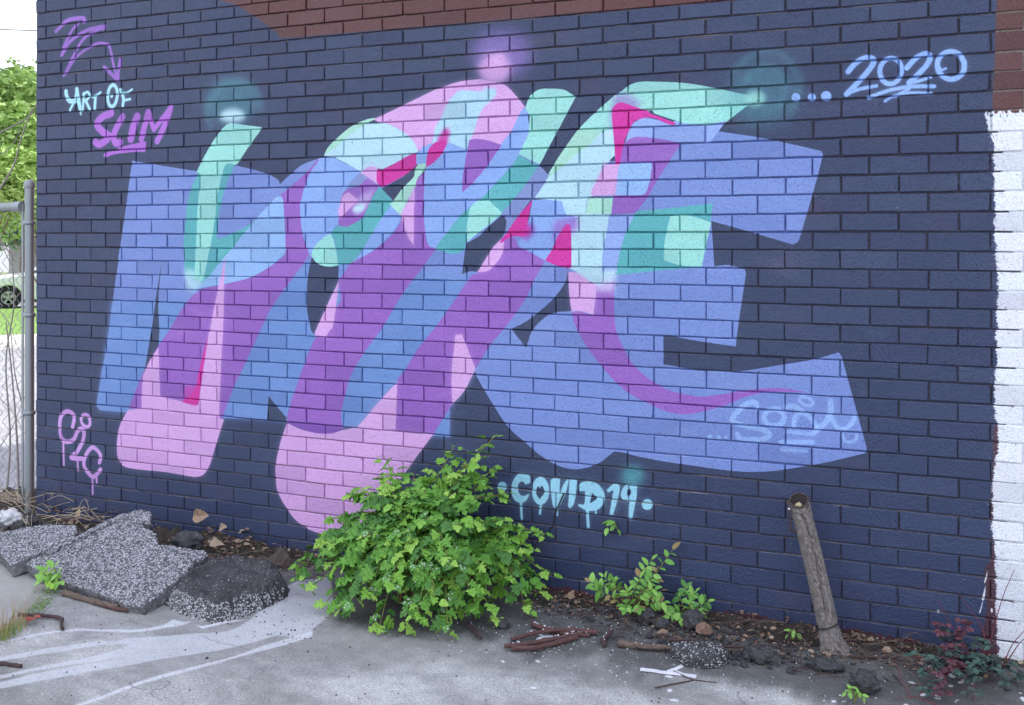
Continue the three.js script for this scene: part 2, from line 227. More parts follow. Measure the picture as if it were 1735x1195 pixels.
  ['s', 'B5', 1, 0.75, 17, '3899,759 3905,789 3928,809 3958,793 3982,754 3968,732'],
  ['s', 'B5', 1, 0.75, 21, '3982,749 4014,780 4031,815 4031,860'],
  ['s', 'B5', 1, 0.75, 15, '4031,803 4055,764 4083,761 4109,787 4115,809'],
  ['s', 'B5', 1, 0.75, 11, '4071,739 4083,717 4106,715 4121,726 4124,743'],
  ['s', 'B5', 1, 0.75, 10, '3969,845 3961,838 3947,837 3932,842 3921,851 3919,860 3927,867 3941,868 3956,863 3967,854 3969,845'],
  ['s', 'B5', 1, 0.7, 16, '3850,693 3967,702'],
  ['s', 'B5', 1, 0.7, 15, '3855,666 3944,667'],
  ['s', 'B5', 1, 0.6, 15, '3871,733 3958,732'],
  ['f', 'B5', 1, 0.75, 0, '3594,694 3592,688 3587,684 3581,683 3576,687 3574,692 3576,698 3581,702 3587,703 3592,700'],
  ['f', 'B5', 1, 0.75, 0, '3627,694 3625,689 3621,686 3616,686 3611,688 3610,693 3611,698 3616,702 3621,702 3625,699'],
  ['f', 'B5', 1, 0.75, 0, '3653,697 3652,692 3648,690 3644,689 3641,691 3639,695 3641,700 3644,702 3648,703 3652,701'],
  ['s', 'K2', 1, 1, 23, '289,487 301,543 260,566 216,545 200,491 211,430 249,409 298,425 325,467 352,484 371,463 357,413 320,362 282,330 357,331'],
  ['s', 'K2', 1, 1, 18, '409,536 412,517 403,502 386,496 367,503 354,519 352,538 361,553 378,558 396,552 409,536'],
  ['s', 'K2', 1, 1, 22, '471,322 480,363 432,395 387,359 368,301 400,260 437,247 480,287'],
  ['s', 'K2', 1, 1, 13, '229,403 230,289'],
  ['s', 'K2', 1, 1, 11, '325,326 327,269'],
  ['s', 'K2', 1, 0.8, 13, '427,242 427,158'],
  ['s', 'K2', 1, 1, 13, '453,253 455,219'],
  ['f', 'Q2', 1, 1, 0, '2728,417 2723,405 2712,397 2699,395 2688,401 2683,413 2688,425 2699,434 2712,435 2723,429'],
  ['f', 'Q2', 1, 1, 0, '2833,471c 2811,479 2776,473 2752,436 2748,397 2761,366 2790,355 2814,366 2827,388c 2827,397c 2805,386 2790,388 2779,403 2779,428 2790,444 2805,443 2811,433c 2834,444c'],
  ['f', 'Q2', 1, 1, 0, '2918,418 2911,384 2892,361 2868,358 2848,377 2841,411 2848,446 2868,469 2892,471 2911,452'],
  ['f', 'N', 1, 1, 0, '2862,422c 2869,433 2876,425c 2885,436 2895,425 2895,407 2875,380c 2860,400'],
  ['f', 'Q2', 1, 1, 0, '2924,463c 2938,472 2966,472c 2964,421 2967,416c 2981,452 2998,473 3004,470c 2990,416 2967,366 2950,347c 2935,357 2926,404'],
  ['f', 'Q2', 1, 1, 0, '3007,473c 3040,474c 3035,420 3026,377 3010,356 3001,364c 3004,417'],
  ['f', 'Q2', 1, 1, 0, '3043,448c 3057,465 3091,474 3129,466 3154,437 3158,406 3143,376 3118,358 3079,355 3043,370c 3046,377c 3068,377c 3073,393 3073,432c 3049,430c'],
  ['f', 'N', 1, 1, 0, '3103,428c 3124,408 3095,385c'],
  ['f', 'Q2', 1, 1, 0, '3165,446c 3190,470 3212,473 3221,462 3212,412 3193,349c 3178,348c 3185,394 3194,448c 3171,436c'],
  ['f', 'Q2', 1, 1, 0, '3292,477c 3266,477 3239,467 3225,434 3236,412 3261,409c 3258,370 3258,338c 3272,339c 3282,388 3291,435c'],
  ['f', 'N', 1, 1, 0, '3267,445 3264,436 3259,431 3254,431 3251,437 3251,445 3253,454 3258,459 3263,459 3266,453'],
  ['f', 'Q2', 1, 1, 0, '3356,407 3352,394 3341,385 3327,384 3316,390 3312,402 3316,416 3327,425 3341,426 3352,419'],
  ['s', 'Q2', 1, 1, 11, '2791,361 2796,290'],
  ['s', 'Q2', 1, 1, 10, '2882,364 2876,320'],
  ['s', 'Q2', 1, 1, 8, '2955,351 2953,322'],
  ['s', 'Q2', 1, 1, 13, '3084,359 3088,290'],
  ['s', 'Q2', 1, 1, 7, '3120,361 3120,348'],
  ['f', 'red2', 3, 0.85, 0, '4576,810c 4595,812c 4591,566c 4570,441c 4587,340c 4595,-48c 4522,-60c 4535,66 4554,171 4546,294 4570,358 4567,522 4574,687'],
];
// ---------- the brick wall: courses of running bond as measured, in metres from the ground at the wall's left corner ----------
const PIT = 0.2032, CRS = 0.0677, FROM = 0.033, TOP = -20, LAST = 34;
// the courses are not dead level nor the bricks dead even: measured offsets in mm
const rowOff = [-9, -12, -6, -4, 2, 7, 10, 10, 9, 6, 5, 4, 1, -3, -2, -5, -6, -9, -10, -11, -9, -8, -7, -6, -4, -1, 0, 1, 4, 3, 2, 2, 4, 4, 4, 4, 3, 4, 0, -9, -6, 0];
const colOff = [0, 9, 9, 7, 2, -2, -6, -10, -8, -5, -9, -6, -6, 0, -2, -1, 4, 11, 10, 6, 3, -2, -7, -4];
const rowV = (k, u) => { const o = (k >= 0 ? rowOff[Math.min(k, 41)] : -9) / 1000; return (39 - k) * CRS + o + 0.004 * n2(k * 0.35, u * 0.45); };
const colU = (i) => { const a = Math.floor(i), f = i - a, g = (j) => (colOff[clamp(j, 0, 23)] ?? 0) / 1000; return i * PIT + lerp(g(a), g(a + 1), f); };

// two paint sheets, each 3.07 m wide, cover the bricks; two coarser ones the mortar
const MM = 1.5, SW = 2048, SH = 2048, V0 = -120, SHEET_U = [-20, 2930];            // mm per pixel, mm of the lowest row, left edges in mm
const SHEET_W = SW * MM, SHEET_H = SH * MM;
const PAL = {
  N: [48, 60, 94], P1: [120, 143, 208], P2: [106, 144, 206], P3: [128, 146, 202], V: [152, 98, 192], V2: [132, 82, 178], K: [222, 170, 228], G: [214, 36, 158],
  B1: [140, 174, 236], B2: [148, 188, 238], B3: [150, 176, 236], C1: [188, 228, 242], C2: [180, 220, 238], C3: [200, 236, 244], M1: [158, 226, 216], M2: [172, 226, 206], T: [88, 178, 184],
  W: [222, 215, 242], V3: [150, 118, 196], V4: [158, 106, 202], V5: [178, 106, 210], Q: [176, 232, 244], Q2: [156, 216, 238], B4: [148, 186, 248], B5: [158, 192, 246], K2: [216, 160, 230],
  red: [92, 52, 53], red2: [82, 42, 52], white: [238, 241, 248],
};
const css = (c, a = 1) => `rgba(${c[0] | 0},${c[1] | 0},${c[2] | 0},${a})`;
// joint colours: each mural colour darkened and blended with dark mortar
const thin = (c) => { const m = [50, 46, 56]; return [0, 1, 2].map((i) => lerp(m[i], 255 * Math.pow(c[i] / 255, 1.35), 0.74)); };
// a soft patch of thinner or thicker pigment
function softSpot(x, cx, cy, rx, ry, rot, c, a) {
  x.save(); x.translate(cx, cy); x.rotate(rot); x.scale(1, ry / rx);
  const g = x.createRadialGradient(0, 0, 0, 0, 0, rx); g.addColorStop(0, css(c, a)); g.addColorStop(0.5, css(c, a * 0.6)); g.addColorStop(1, css(c, 0));
  x.fillStyle = g; x.beginPath(); x.arc(0, 0, rx, 0, 7); x.fill(); x.restore();
}
function tracePath(x, pts, px, py, closed) {
  const P = pts.split(' ').map((t) => { const c = t.endsWith('c'), [a, b] = (c ? t.slice(0, -1) : t).split(',').map(Number); return { x: px(a), y: py(b), c }; });
  const n = P.length, at = (i) => (closed ? P[(i + n) % n] : P[clamp(i, 0, n - 1)]);
  x.beginPath(); x.moveTo(P[0].x, P[0].y);
  for (let i = 0; i < (closed ? n : n - 1); i++) {
    const a = at(i - 1), b = at(i), c = at(i + 1), d = at(i + 2);
    const k = 1 / 6;
    const t1 = b.c ? [c.x - b.x, c.y - b.y].map((q) => q * 0.33) : [(c.x - a.x) * k, (c.y - a.y) * k];
    const t2 = c.c ? [c.x - b.x, c.y - b.y].map((q) => q * 0.33) : [(d.x - b.x) * k, (d.y - b.y) * k];
    x.bezierCurveTo(b.x + t1[0], b.y + t1[1], c.x - t2[0], c.y - t2[1], c.x, c.y);
  }
  if (closed) x.closePath();
}
const whiteEdge = [[1984, 4493], [1920, 4531], [1906, 4559], [1888, 4561], [1846, 4569], [1795, 4572], [1672, 4577], [1466, 4579], [1262, 4587], [1139, 4584], [1057, 4585], [975, 4580], [872, 4575], [811, 4586], [729, 4586], [646, 4575], [584, 4571], [440, 4570], [379, 4575], [319, 4581], [237, 4582], [135, 4584], [54, 4588], [-127, 4595]];
const whiteAt = (v) => { for (let i = 0; i < whiteEdge.length - 1; i++) { const [a, ua] = whiteEdge[i], [b, ub] = whiteEdge[i + 1]; if (v <= a && v >= b) return lerp(ua, ub, (a - v) / (a - b)); } return 4560; };
function paintWall(uLeft, w, h, mm, mortar) {
  const c = canvas(w, h), x = c.getContext('2d');
  const px = (u) => (u - uLeft) / mm, py = (v) => h - (v - V0) / mm;
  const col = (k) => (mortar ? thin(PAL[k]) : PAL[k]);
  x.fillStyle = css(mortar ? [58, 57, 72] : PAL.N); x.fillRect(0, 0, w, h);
  // bare red brick: right of the mural, and along the foot of the wall
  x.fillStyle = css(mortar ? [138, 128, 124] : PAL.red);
  x.beginPath(); x.moveTo(px(4591), py(2400)); for (const [v, u] of [[2326, 4591], [2286, 4587], [2204, 4582], [2081, 4580], [1979, 4573], [1890, 4573]]) x.lineTo(px(u), py(v)); x.lineTo(px(9000), py(1890)); x.lineTo(px(9000), py(3200)); x.lineTo(px(4600), py(3200)); x.fill();
  const rs = seed; seed = 99;
  // the navy coat is uneven: thin places where the red brick tints it
  for (let i = 0; i < 260; i++) {
    const u = R(0, 4600), v = R(-50, 2300), r = R(25, 110);
    softSpot(x, px(u), py(v), (r * 1.3) / mm, (r * 0.6) / mm, 0, rnd() < 0.4 ? [120, 76, 92] : rnd() < 0.5 ? [92, 104, 140] : [50, 58, 92], R(0.03, 0.16));
  }
  for (const [kind, k, blur, a, wid, pts] of MURAL) {
    const nums = pts.match(/-?\d+/g).map(Number), us = nums.filter((q, i) => !(i % 2)), vs = nums.filter((q, i) => i % 2), pad = wid + blur * 3 + 60;
    const x0 = px(Math.min(...us) - pad), x1 = px(Math.max(...us) + pad), y0 = py(Math.max(...vs) + pad), y1 = py(Math.min(...vs) - pad);
    if (x1 < 0 || x0 > w) continue;
    x.save(); x.beginPath(); x.rect(x0, y0, x1 - x0, y1 - y0); x.clip(); x.globalAlpha = a;
    const b = Math.max(blur, mortar ? 2.5 : 0.8) / mm; if (b > 0.6) x.filter = `blur(${b.toFixed(2)}px)`;
    if (!mortar && (kind === 's' || k === 'Q2' || k === 'K') && a > 0.6 && blur < 3) {          // a little overspray round the strokes
      x.save(); x.globalAlpha = 0.22; x.filter = `blur(${(k === 'Q2' ? 11 : 7) / mm}px)`; tracePath(x, pts, px, py, kind === 'f'); x.lineWidth = Math.max(wid, 14) * 1.25 / mm; x.lineJoin = 'round'; x.strokeStyle = css(col(k)); x.stroke(); x.restore();
    }
    if (kind === 'f') { tracePath(x, pts, px, py, true); x.fillStyle = css(col(k)); x.fill(); }
    else { tracePath(x, pts, px, py, false); x.strokeStyle = css(col(k)); x.lineWidth = wid / mm; x.lineCap = x.lineJoin = 'round'; x.stroke(); }
    x.restore();
  }
  // red foot of the wall, with the navy coat ending unevenly
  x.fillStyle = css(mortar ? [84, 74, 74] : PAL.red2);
  for (let u = -50; u < 4600; u += 6) { const e = (u > 2500 ? 20 : 10) + 14 * n2(u * 0.004, 3.3) + 8 * n2(u * 0.03, 1.2); x.fillRect(px(u), py(e), 6 / mm + 1, h); }
  // white roller paint on the right
  const wc = css(mortar ? [214, 217, 226] : PAL.white);
  x.fillStyle = wc;
  for (let v = -130; v < 1990; v += 2) {
    const k = 39 - (v + 4) / 67.7, f = k - Math.floor(k);                      // where in its course this row lies
    let e = whiteAt(v) + 5 * n2(v * 0.02, 5) + 4 * n2(v * 0.15, 9) + 3 * rnd();
    if (mortar && (f < 0.12 || f > 0.88)) e += 45 + 35 * n2(Math.round(k) * 3.1, 2);
    if (v > 1902) continue;
    if (v > 1890) { for (let u = 4545; u < 6400; u += 3) if (n2(u * 0.09, v * 0.012) * 0.5 + 0.5 > 0.35 + (v - 1890) / 30 + 0.1 * rnd()) x.fillRect(px(u), py(v + 2), 3 / mm + 0.6, 2 / mm + 0.6); continue; }
    if (v > 1825) { for (let u = e - 15; u < 6400; u += 3) if (0.6 * n2(u * 0.16, v * 0.02) + 0.25 * n2(u * 0.03, 4) > -0.9 + (v - 1825) / 95 - sstep(u, 4600, 4720) * 0.4) x.fillRect(px(u), py(v + 2), 3 / mm + 0.6, 2 / mm + 0.6); continue; }
    x.fillRect(px(e), py(v + 2), 4000 / mm, 2 / mm + 0.6);
  }
  // dry-brush flecks on both sides of that edge
  for (let i = 0; i < 2600; i++) {
    const v = R(-60, 1890), e = whiteAt(v), d = Math.pow(rnd(), 2.6) * 70, inside = rnd() < 0.72, dense = 0.5 + 0.5 * n2(v * 0.007, 17);
    if (rnd() > dense) continue;
    x.fillStyle = inside ? (rnd() < 0.5 ? css([70, 74, 112]) : css([110, 84, 100])) : wc;
    const s = R(0.8, 2.4); x.globalAlpha = R(0.25, 0.8); x.fillRect(px(inside ? e + d : e - d * 0.22), py(v), s / mm, (s * R(0.7, 2.2)) / mm); x.globalAlpha = 1;
  }
  // red strip showing between navy and white low down, and the white drips on it
  x.fillStyle = wc;
  for (const s of ['4556,303c 4549,272 4545,258c 4549,258 4556,280c', '4551,252c 4541,212 4538,198c 4545,196 4549,215c', '4543,202c 4534,165 4529,150c 4534,152 4540,175c', '4601,40c 4597,-20 4590,-80c 4606,-80 4607,0c']) { tracePath(x, s, px, py, true); x.fill(); }
  x.beginPath(); x.ellipse(px(4570), py(164), 2.5, 5, 0, 0, 7); x.ellipse(px(4398), py(136), 2, 4, 0, 0, 7); x.fill();
  // pores, scuffs and spray dots
  for (let i = 0; i < (mortar ? 60000 : 130000); i++) {
    const u = uLeft + R(0, w * mm), v = V0 + R(0, h * mm);
    if (u > 4580 && v < 1900 && rnd() < 0.93) continue;
    const s = R(1.0, mortar ? 4.5 : 2.4);
    if (mortar) { x.fillStyle = rnd() < 0.6 ? css([40, 36, 44], R(0.2, 0.7)) : css([150, 142, 132], R(0.08, v < 700 || v > 2150 ? 0.75 : 0.35)); }
    else x.fillStyle = rnd() < 0.72 ? css([34, 33, 60], R(0.06, 0.46)) : css([235, 236, 246], R(0.04, 0.2));
    x.fillRect(px(u), py(v), s / mm, (s * R(0.6, 1.4)) / mm);
  }
  // mortar left bare above and below the sprayed part
  if (mortar) for (let i = 0; i < 2600; i++) {
    const v = rnd() < 0.55 ? R(-100, 560) : R(2180, 2900), u = uLeft + R(0, w * mm), k = Math.round(39 - v / 67.7), L = R(20, 160);
    if (u > 4560 && v < 1900) continue;
    x.globalAlpha = R(0.2, 0.8); x.fillStyle = css(rnd() < 0.5 ? [150, 144, 136] : [128, 118, 112]); x.fillRect(px(u), py(rowV(k, u / 1000) * 1000 - R(0, 6)), L / mm, R(1.2, 3.5) / mm); x.globalAlpha = 1;
  }
  // brick by brick the coat took a little differently; corners are chipped
  if (!mortar) {
    for (let k = -4; k <= 40; k++) for (let i = 0; i < 30; i++) {
      const a = colU(i + (Math.abs(k) % 2 ? -0.5 : 0)) * 1000, b = a + 203; if (b < uLeft - 300 || a > uLeft + w * mm + 300) { rnd(); rnd(); continue; }
      const t = rnd(); x.fillStyle = t < 0.5 ? css([30, 34, 70], R(0, 0.11)) : css([190, 196, 214], R(0, 0.06)); const y0 = rowV(k, (a + 100) / 1000) * 1000, y1 = rowV(k + 1, (a + 100) / 1000) * 1000;
      x.fillRect(px(a), py(y0), 203 / mm, (y0 - y1) / mm);
    }
    for (let i = 0; i < 1500; i++) {
      const k = Math.floor(R(-2, 40)), j = Math.floor(R(0, 24)), u = colU(j + (Math.abs(k) % 2 ? -0.5 : 0)) * 1000 + (rnd() < 0.4 ? R(-8, 8) : R(0, 200)), v = rowV(k, u / 1000) * 1000 + R(-7, 7) * (rnd() < 0.8 ? 1 : 3);
      x.fillStyle = rnd() < 0.6 ? css([40, 36, 50], R(0.2, 0.7)) : rnd() < 0.5 ? css([116, 78, 78], R(0.2, 0.6)) : css([168, 160, 154], R(0.2, 0.6));
      x.beginPath(); x.ellipse(px(u), py(v), R(1, 6) / mm, R(0.7, 2.2) / mm, R(-0.4, 0.4), 0, 7); x.fill();
    }
    for (let i = 0; i < 110; i++) { const v = rnd() < 0.6 ? R(-20, 620) : R(2150, 2600), k = Math.round(39 - v / 67.7), u = R(50, 4500), L = R(15, 140); x.strokeStyle = css([172, 166, 158], R(0.25, 0.7)); x.lineWidth = R(0.8, 2) / mm; x.beginPath(); for (let q = 0; q <= 8; q++) { const uu = u + L * q / 8, vv = rowV(k, uu / 1000) * 1000 - 3.5 + R(-1, 1); q ? x.lineTo(px(uu), py(vv)) : x.moveTo(px(uu), py(vv)); } x.stroke(); }
    // uneven passes of the can and the roller
    for (let i = 0; i < 320; i++) { const u = R(300, 4300), v = R(100, 2250); softSpot(x, px(u), py(v), R(30, 150) / mm, R(10, 36) / mm, R(-0.5, 0.5), rnd() < 0.5 ? [236, 232, 250] : [60, 66, 120], R(0.015, 0.06)); }
  }
  // hairline cracks
  if (!mortar) for (let i = 0; i < 46; i++) {
    let u = R(0, 4700), v = R(0, 2350), a = R(0, 6.28); x.strokeStyle = css([38, 36, 56], R(0.35, 0.7)); x.lineWidth = R(0.5, 1.0); x.beginPath(); x.moveTo(px(u), py(v));
    for (let j = 0; j < 7; j++) { a += R(-0.9, 0.9); u += Math.cos(a) * R(4, 12); v += Math.sin(a) * R(2, 7); x.lineTo(px(u), py(v)); } x.stroke();
  }
  seed = rs;
  return c;
}
const brickBump = texture(pixels(1024, 1024, (x, y) => {
  let g = 150 + 24 * tn(x, y, 90, 3) + 20 * tn(x, y, 220, 9) + 16 * tn(x, y, 40, 5);
  const p = tn(x, y, 150, 31); if (p > 0.62) g -= (p - 0.62) * 420;
  return [g, g, g];
}), false, [1 / 0.6, 1 / 0.6]);
brickBump.channel = 1;
const paintRough = texture(pixels(512, 512, (x, y) => { const g = 132 + 26 * tn(x, y, 60, 2) + 20 * tn(x, y, 17, 6); return [g, g, g]; }), false, [1 / 0.9, 1 / 0.9]);
paintRough.channel = 1;
const paintMat = SHEET_U.map((u) => new THREE.MeshPhysicalMaterial({ ior: 1.5, map: texture(paintWall(u, SW, SH, MM, false)), bumpMap: brickBump, bumpScale: 0.006, roughnessMap: paintRough, roughness: 0.85 }));
const mortarBump = texture(pixels(512, 512, (x, y) => { const g = 128 + 60 * tn(x, y, 120, 4) + 50 * tn(x, y, 50, 8); return [g, g, g]; }), false, [1 / 0.35, 1 / 0.35]);
mortarBump.channel = 1;
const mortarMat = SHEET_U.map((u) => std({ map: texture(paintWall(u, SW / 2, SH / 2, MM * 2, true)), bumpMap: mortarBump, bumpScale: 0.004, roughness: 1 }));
const redMat = std({ map: texture(pixels(512, 512, (x, y) => { const g = 1 + 0.12 * tn(x, y, 60, 1) + 0.08 * tn(x, y, 160, 2); return [96 * g, 56 * g, 56 * g]; }), true, [1 / 0.6, 1 / 0.6]), bumpMap: brickBump, bumpScale: 0.0028 });
redMat.map.channel = 1;
const whiteMat = std({ color: hex(236, 239, 246), bumpMap: brickBump, bumpScale: 0.002 });

// one brick: an uneven chamfered face standing proud of the mortar
function brickGeo(k, ua, ub, uOrigin) {
  const white = (ua + ub) / 2 > 4.6 && k > 10, g = white ? 0.0026 : (k < 18 ? 0.0037 : 0.0028) + R(-0.0007, 0.0007), c = R(0.0016, 0.003), zf = R(-0.0015, 0.0015), tx = R(-0.0012, 0.0012), ty = R(-0.001, 0.001), j = () => R(-0.0011, 0.0011);
  const f = [0, 1 / 3, 2 / 3, 1], rim = [];
  for (const t of f) { const u = lerp(ua + g + j(), ub - g + j(), t); rim.push([u, rowV(k + 1, u) + g + j()]); }
  for (const t of [...f].reverse()) { const u = lerp(ua + g + j(), ub - g + j(), t); rim.push([u, rowV(k, u) - g + j()]); }
  const mu = (ua + ub) / 2, mv = (rowV(k, mu) + rowV(k + 1, mu)) / 2, hw = (ub - ua) / 2;
  const zAt = (u, v) => zf + tx * (u - mu) / hw + ty * (v - mv) / 0.03;
  const inner = rim.map(([u, v], i) => { const du = i === 0 || i === 7 ? c : i === 3 || i === 4 ? -c : 0, dv = i < 4 ? c : -c; return [u + du, v + dv]; });
  const p = [], tri = (...q) => { for (const a of q) p.push(...a); };
  const A = inner.map(([u, v]) => [u, v, zAt(u, v)]), B = rim.map(([u, v]) => [u, v, zAt(u, v) - c * R(0.5, 0.9)]), D = rim.map(([u, v]) => [u, v, -0.022]);
  tri(A[0], A[1], A[6]); tri(A[0], A[6], A[7]); tri(A[1], A[2], A[5]); tri(A[1], A[5], A[6]); tri(A[2], A[3], A[4]); tri(A[2], A[4], A[5]);
  for (let i = 0; i < 8; i++) { const n = (i + 1) % 8; tri(B[i], B[n], A[n]); tri(B[i], A[n], A[i]); tri(D[i], D[n], B[n]); tri(D[i], B[n], B[i]); }
  return surface(p, uOrigin);
}
function surface(p, uOrigin) {
  const geo = new THREE.BufferGeometry(), uv = [], uv1 = [];
  for (let i = 0; i < p.length; i += 3) { uv.push((p[i] * 1000 - uOrigin) / SHEET_W, (p[i + 1] * 1000 - V0) / SHEET_H); uv1.push(p[i], p[i + 1] + p[i + 2]); }
  geo.setAttribute('position', new THREE.Float32BufferAttribute(p, 3)); geo.setAttribute('uv', new THREE.Float32BufferAttribute(uv, 2)); geo.setAttribute('uv1', new THREE.Float32BufferAttribute(uv1, 2));
  geo.computeVertexNormals(); return geo;
}
{
  const wall = thing('brick_wall', 'long brick wall painted navy with a pastel spray mural and a white end', 'wall');
  const list = [];
  for (let k = TOP; k <= 40; k++) {
    const odd = Math.abs(k) % 2, shift = odd ? -0.5 : 0;
    for (let i = 0; i <= LAST + 1; i++) {
      const a = Math.max(colU(i + shift) + R(-0.003, 0.003) * (i > 0), FROM), b = colU(i + 1 + shift) + R(-0.001, 0.001);
      if (b - a < 0.03) continue;
      list.push({ k, a, b });
    }
  }
  list.forEach((q, i) => { const n = list[i + 1]; if (n && n.k === q.k) q.b = n.a; q.seen = q.k >= -1 + Math.floor(q.a * 1.45) * 0.9 && q.a < 4.75; q.rank = q.seen ? q.b : -1; });
  const near = new Set([...list].sort((p, q) => q.rank - p.rank).slice(0, 300));
  const rest = new Map();
  for (const q of list) {
    const mu = (q.a + q.b) / 2, side = mu < 2.99 ? 0 : 1;
    let mat = paintMat[side];
    if (q.k < -3) mat = redMat; else if (mu > 5.9) mat = q.k >= 11 ? whiteMat : redMat;
    const geo = brickGeo(q.k, q.a, q.b, SHEET_U[side]);
    if (near.has(q)) part('brick', geo, mat, wall); else rest.set(mat, [...(rest.get(mat) ?? []), geo]);
  }
  for (const [mat, geos] of rest) stuff(part('bricks', mergeGeometries(geos), mat, wall));
  // mortar bed behind the bricks, in the same two sheets; beyond them plain masonry
  const Z = -0.0062, quad = (a, b, lo, hi, o, n) => {
    const p = [], N = n, Mv = Math.round((hi - lo) / 0.0677 * 3);
    for (let i = 0; i < N; i++) for (let j = 0; j < Mv; j++) {
      const q = (ii, jj) => { const u = lerp(a, b, ii / N), v = lerp(lo, hi, jj / Mv); return [u, v, Z + 0.0012 * n2(u * 30, v * 30) + 0.0034 * sstep(u, 4.56, 4.64) * (v < 1.9 ? 1 : 0)]; };
      p.push(...q(i, j), ...q(i + 1, j), ...q(i + 1, j + 1), ...q(i, j), ...q(i + 1, j + 1), ...q(i, j + 1));
    }
    return mergeVerticesKeep(surface(p, o));
  };
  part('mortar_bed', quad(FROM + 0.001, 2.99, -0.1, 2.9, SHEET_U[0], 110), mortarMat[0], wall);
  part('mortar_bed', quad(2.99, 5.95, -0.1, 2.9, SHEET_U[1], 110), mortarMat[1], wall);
  const grey = std({ color: hex(116, 74, 70), roughness: 1 }), box = (x0, x1, y0, y1, z0, z1) => new THREE.BoxGeometry(x1 - x0, y1 - y0, z1 - z0).translate((x0 + x1) / 2, (y0 + y1) / 2, (z0 + z1) / 2);
  part('wall_core', mergeGeometries([box(FROM + 0.002, 7.1, -0.3, 2.9, -0.3, -0.0145), box(FROM + 0.002, 7.1, 2.9, 8.0, -0.3, -0.0085), box(5.95, 7.1, -0.2, 2.9, -0.0145, -0.0085)]), grey, wall);
  part('coping', box(FROM - 0.03, 7.14, 8.0, 8.08, -0.34, 0.04), std({ color: hex(170, 168, 164) }), wall);
  // the rest of the building behind this wall
  const redSide = std({ color: hex(120, 72, 70) });
  part('side_wall', box(FROM + 0.004, 0.3, -0.3, 7.995, -9, -0.302), redSide, wall);
  part('rear_wall', box(0.3, 7.1, -0.3, 7.995, -9, -8.7), redSide, wall);
  part('far_side_wall', box(6.85, 7.1, -0.3, 7.99, -8.7, -0.302), redSide, wall);
  part('roof', box(0.302, 6.848, 7.7, 7.85, -8.698, -0.302), std({ color: hex(90, 90, 94) }), wall);
}
function mergeVerticesKeep(g) { return g; }

// ---------- ground ----------
// the land falls gently away behind the fence
const away = (x, z) => -(x * 0.76 + z * 0.65);
const landY = (x, z) => -0.0252 * Math.max(0, away(x, z) - 4);
function band(t0, t1, w, lift, n = 24) {           // a strip across the line of sight over the fence, following the land
  const p = [], uv = [], idx = [], N = 8;
  for (let i = 0; i <= n; i++) for (let j = 0; j <= N; j++) {
    const t = lerp(t0, t1, i / n), s = lerp(-w, w, j / N), x = -0.76 * t - 0.65 * s, z = -0.65 * t + 0.76 * s;
    p.push(x, landY(x, z) + lift, z); uv.push(s, t);
    if (i && j) { const a = (i - 1) * (N + 1) + j - 1, b = a + 1, c = i * (N + 1) + j, d = c - 1; idx.push(a, d, c, a, c, b); }
  }
  const g = new THREE.BufferGeometry(); g.setAttribute('position', new THREE.Float32BufferAttribute(p, 3)); g.setAttribute('uv', new THREE.Float32BufferAttribute(uv, 2)); g.setIndex(idx); g.computeVertexNormals(); return g;
}
const structure = (name, geo, mat, label) => tag(part(name, geo, mat, scene), label, null, null, 'structure');
const groundTex = (f, s) => texture(pixels(512, 512, f), true, [1 / s, 1 / s]);
{
  const p = [], uv = [], idx = [], N = 60;
  for (let i = 0; i <= N; i++) for (let j = 0; j <= N; j++) {
    const f = (q) => { const a = (q / N) * 2 - 1; return Math.sign(a) * Math.pow(Math.abs(a), 2.2) * 170; };
    const x = f(i), z = f(j); p.push(x, landY(x, z) - 0.02, z); uv.push(x, z);
    if (i && j) { const a = (i - 1) * (N + 1) + j - 1, b = a + 1, c = i * (N + 1) + j, d = c - 1; idx.push(a, b, c, a, c, d); }
  }
  const g = new THREE.BufferGeometry(); g.setAttribute('position', new THREE.Float32BufferAttribute(p, 3)); g.setAttribute('uv', new THREE.Float32BufferAttribute(uv, 2)); g.setIndex(idx); g.computeVertexNormals();
  structure('ground', g, std({ map: groundTex((x, y) => { const a = 1 + 0.2 * tn(x, y, 12, 3) + 0.15 * tn(x, y, 60, 7); return [110 * a, 116 * a, 80 * a]; }, 4) }), 'open grassy ground around the yard');
}
const pale = std({ map: groundTex((x, y) => { const a = 1 + 0.07 * tn(x, y, 10, 3) + 0.09 * tn(x, y, 90, 7); return [206 * a, 202 * a, 192 * a]; }, 2.5) });
structure('gravel_drive', band(6.6, 14.2, 40, 0.004), pale, 'pale sunlit gravel drive behind the chain link fence');
structure('lawn', band(14.2, 27, 40, 0.008), std({ map: groundTex((x, y) => { const a = 1 + 0.25 * tn(x, y, 16, 3) + 0.25 * tn(x, y, 70, 7); return [112 * a, 146 * a, 62 * a]; }, 2) }), 'strip of sunlit lawn in front of the parked car');
structure('road', band(27, 36, 60, 0.004), std({ map: groundTex((x, y) => { const a = 1 + 0.1 * tn(x, y, 30, 3); return [150 * a, 148 * a, 146 * a]; }, 3) }), 'grey road under the parked car');

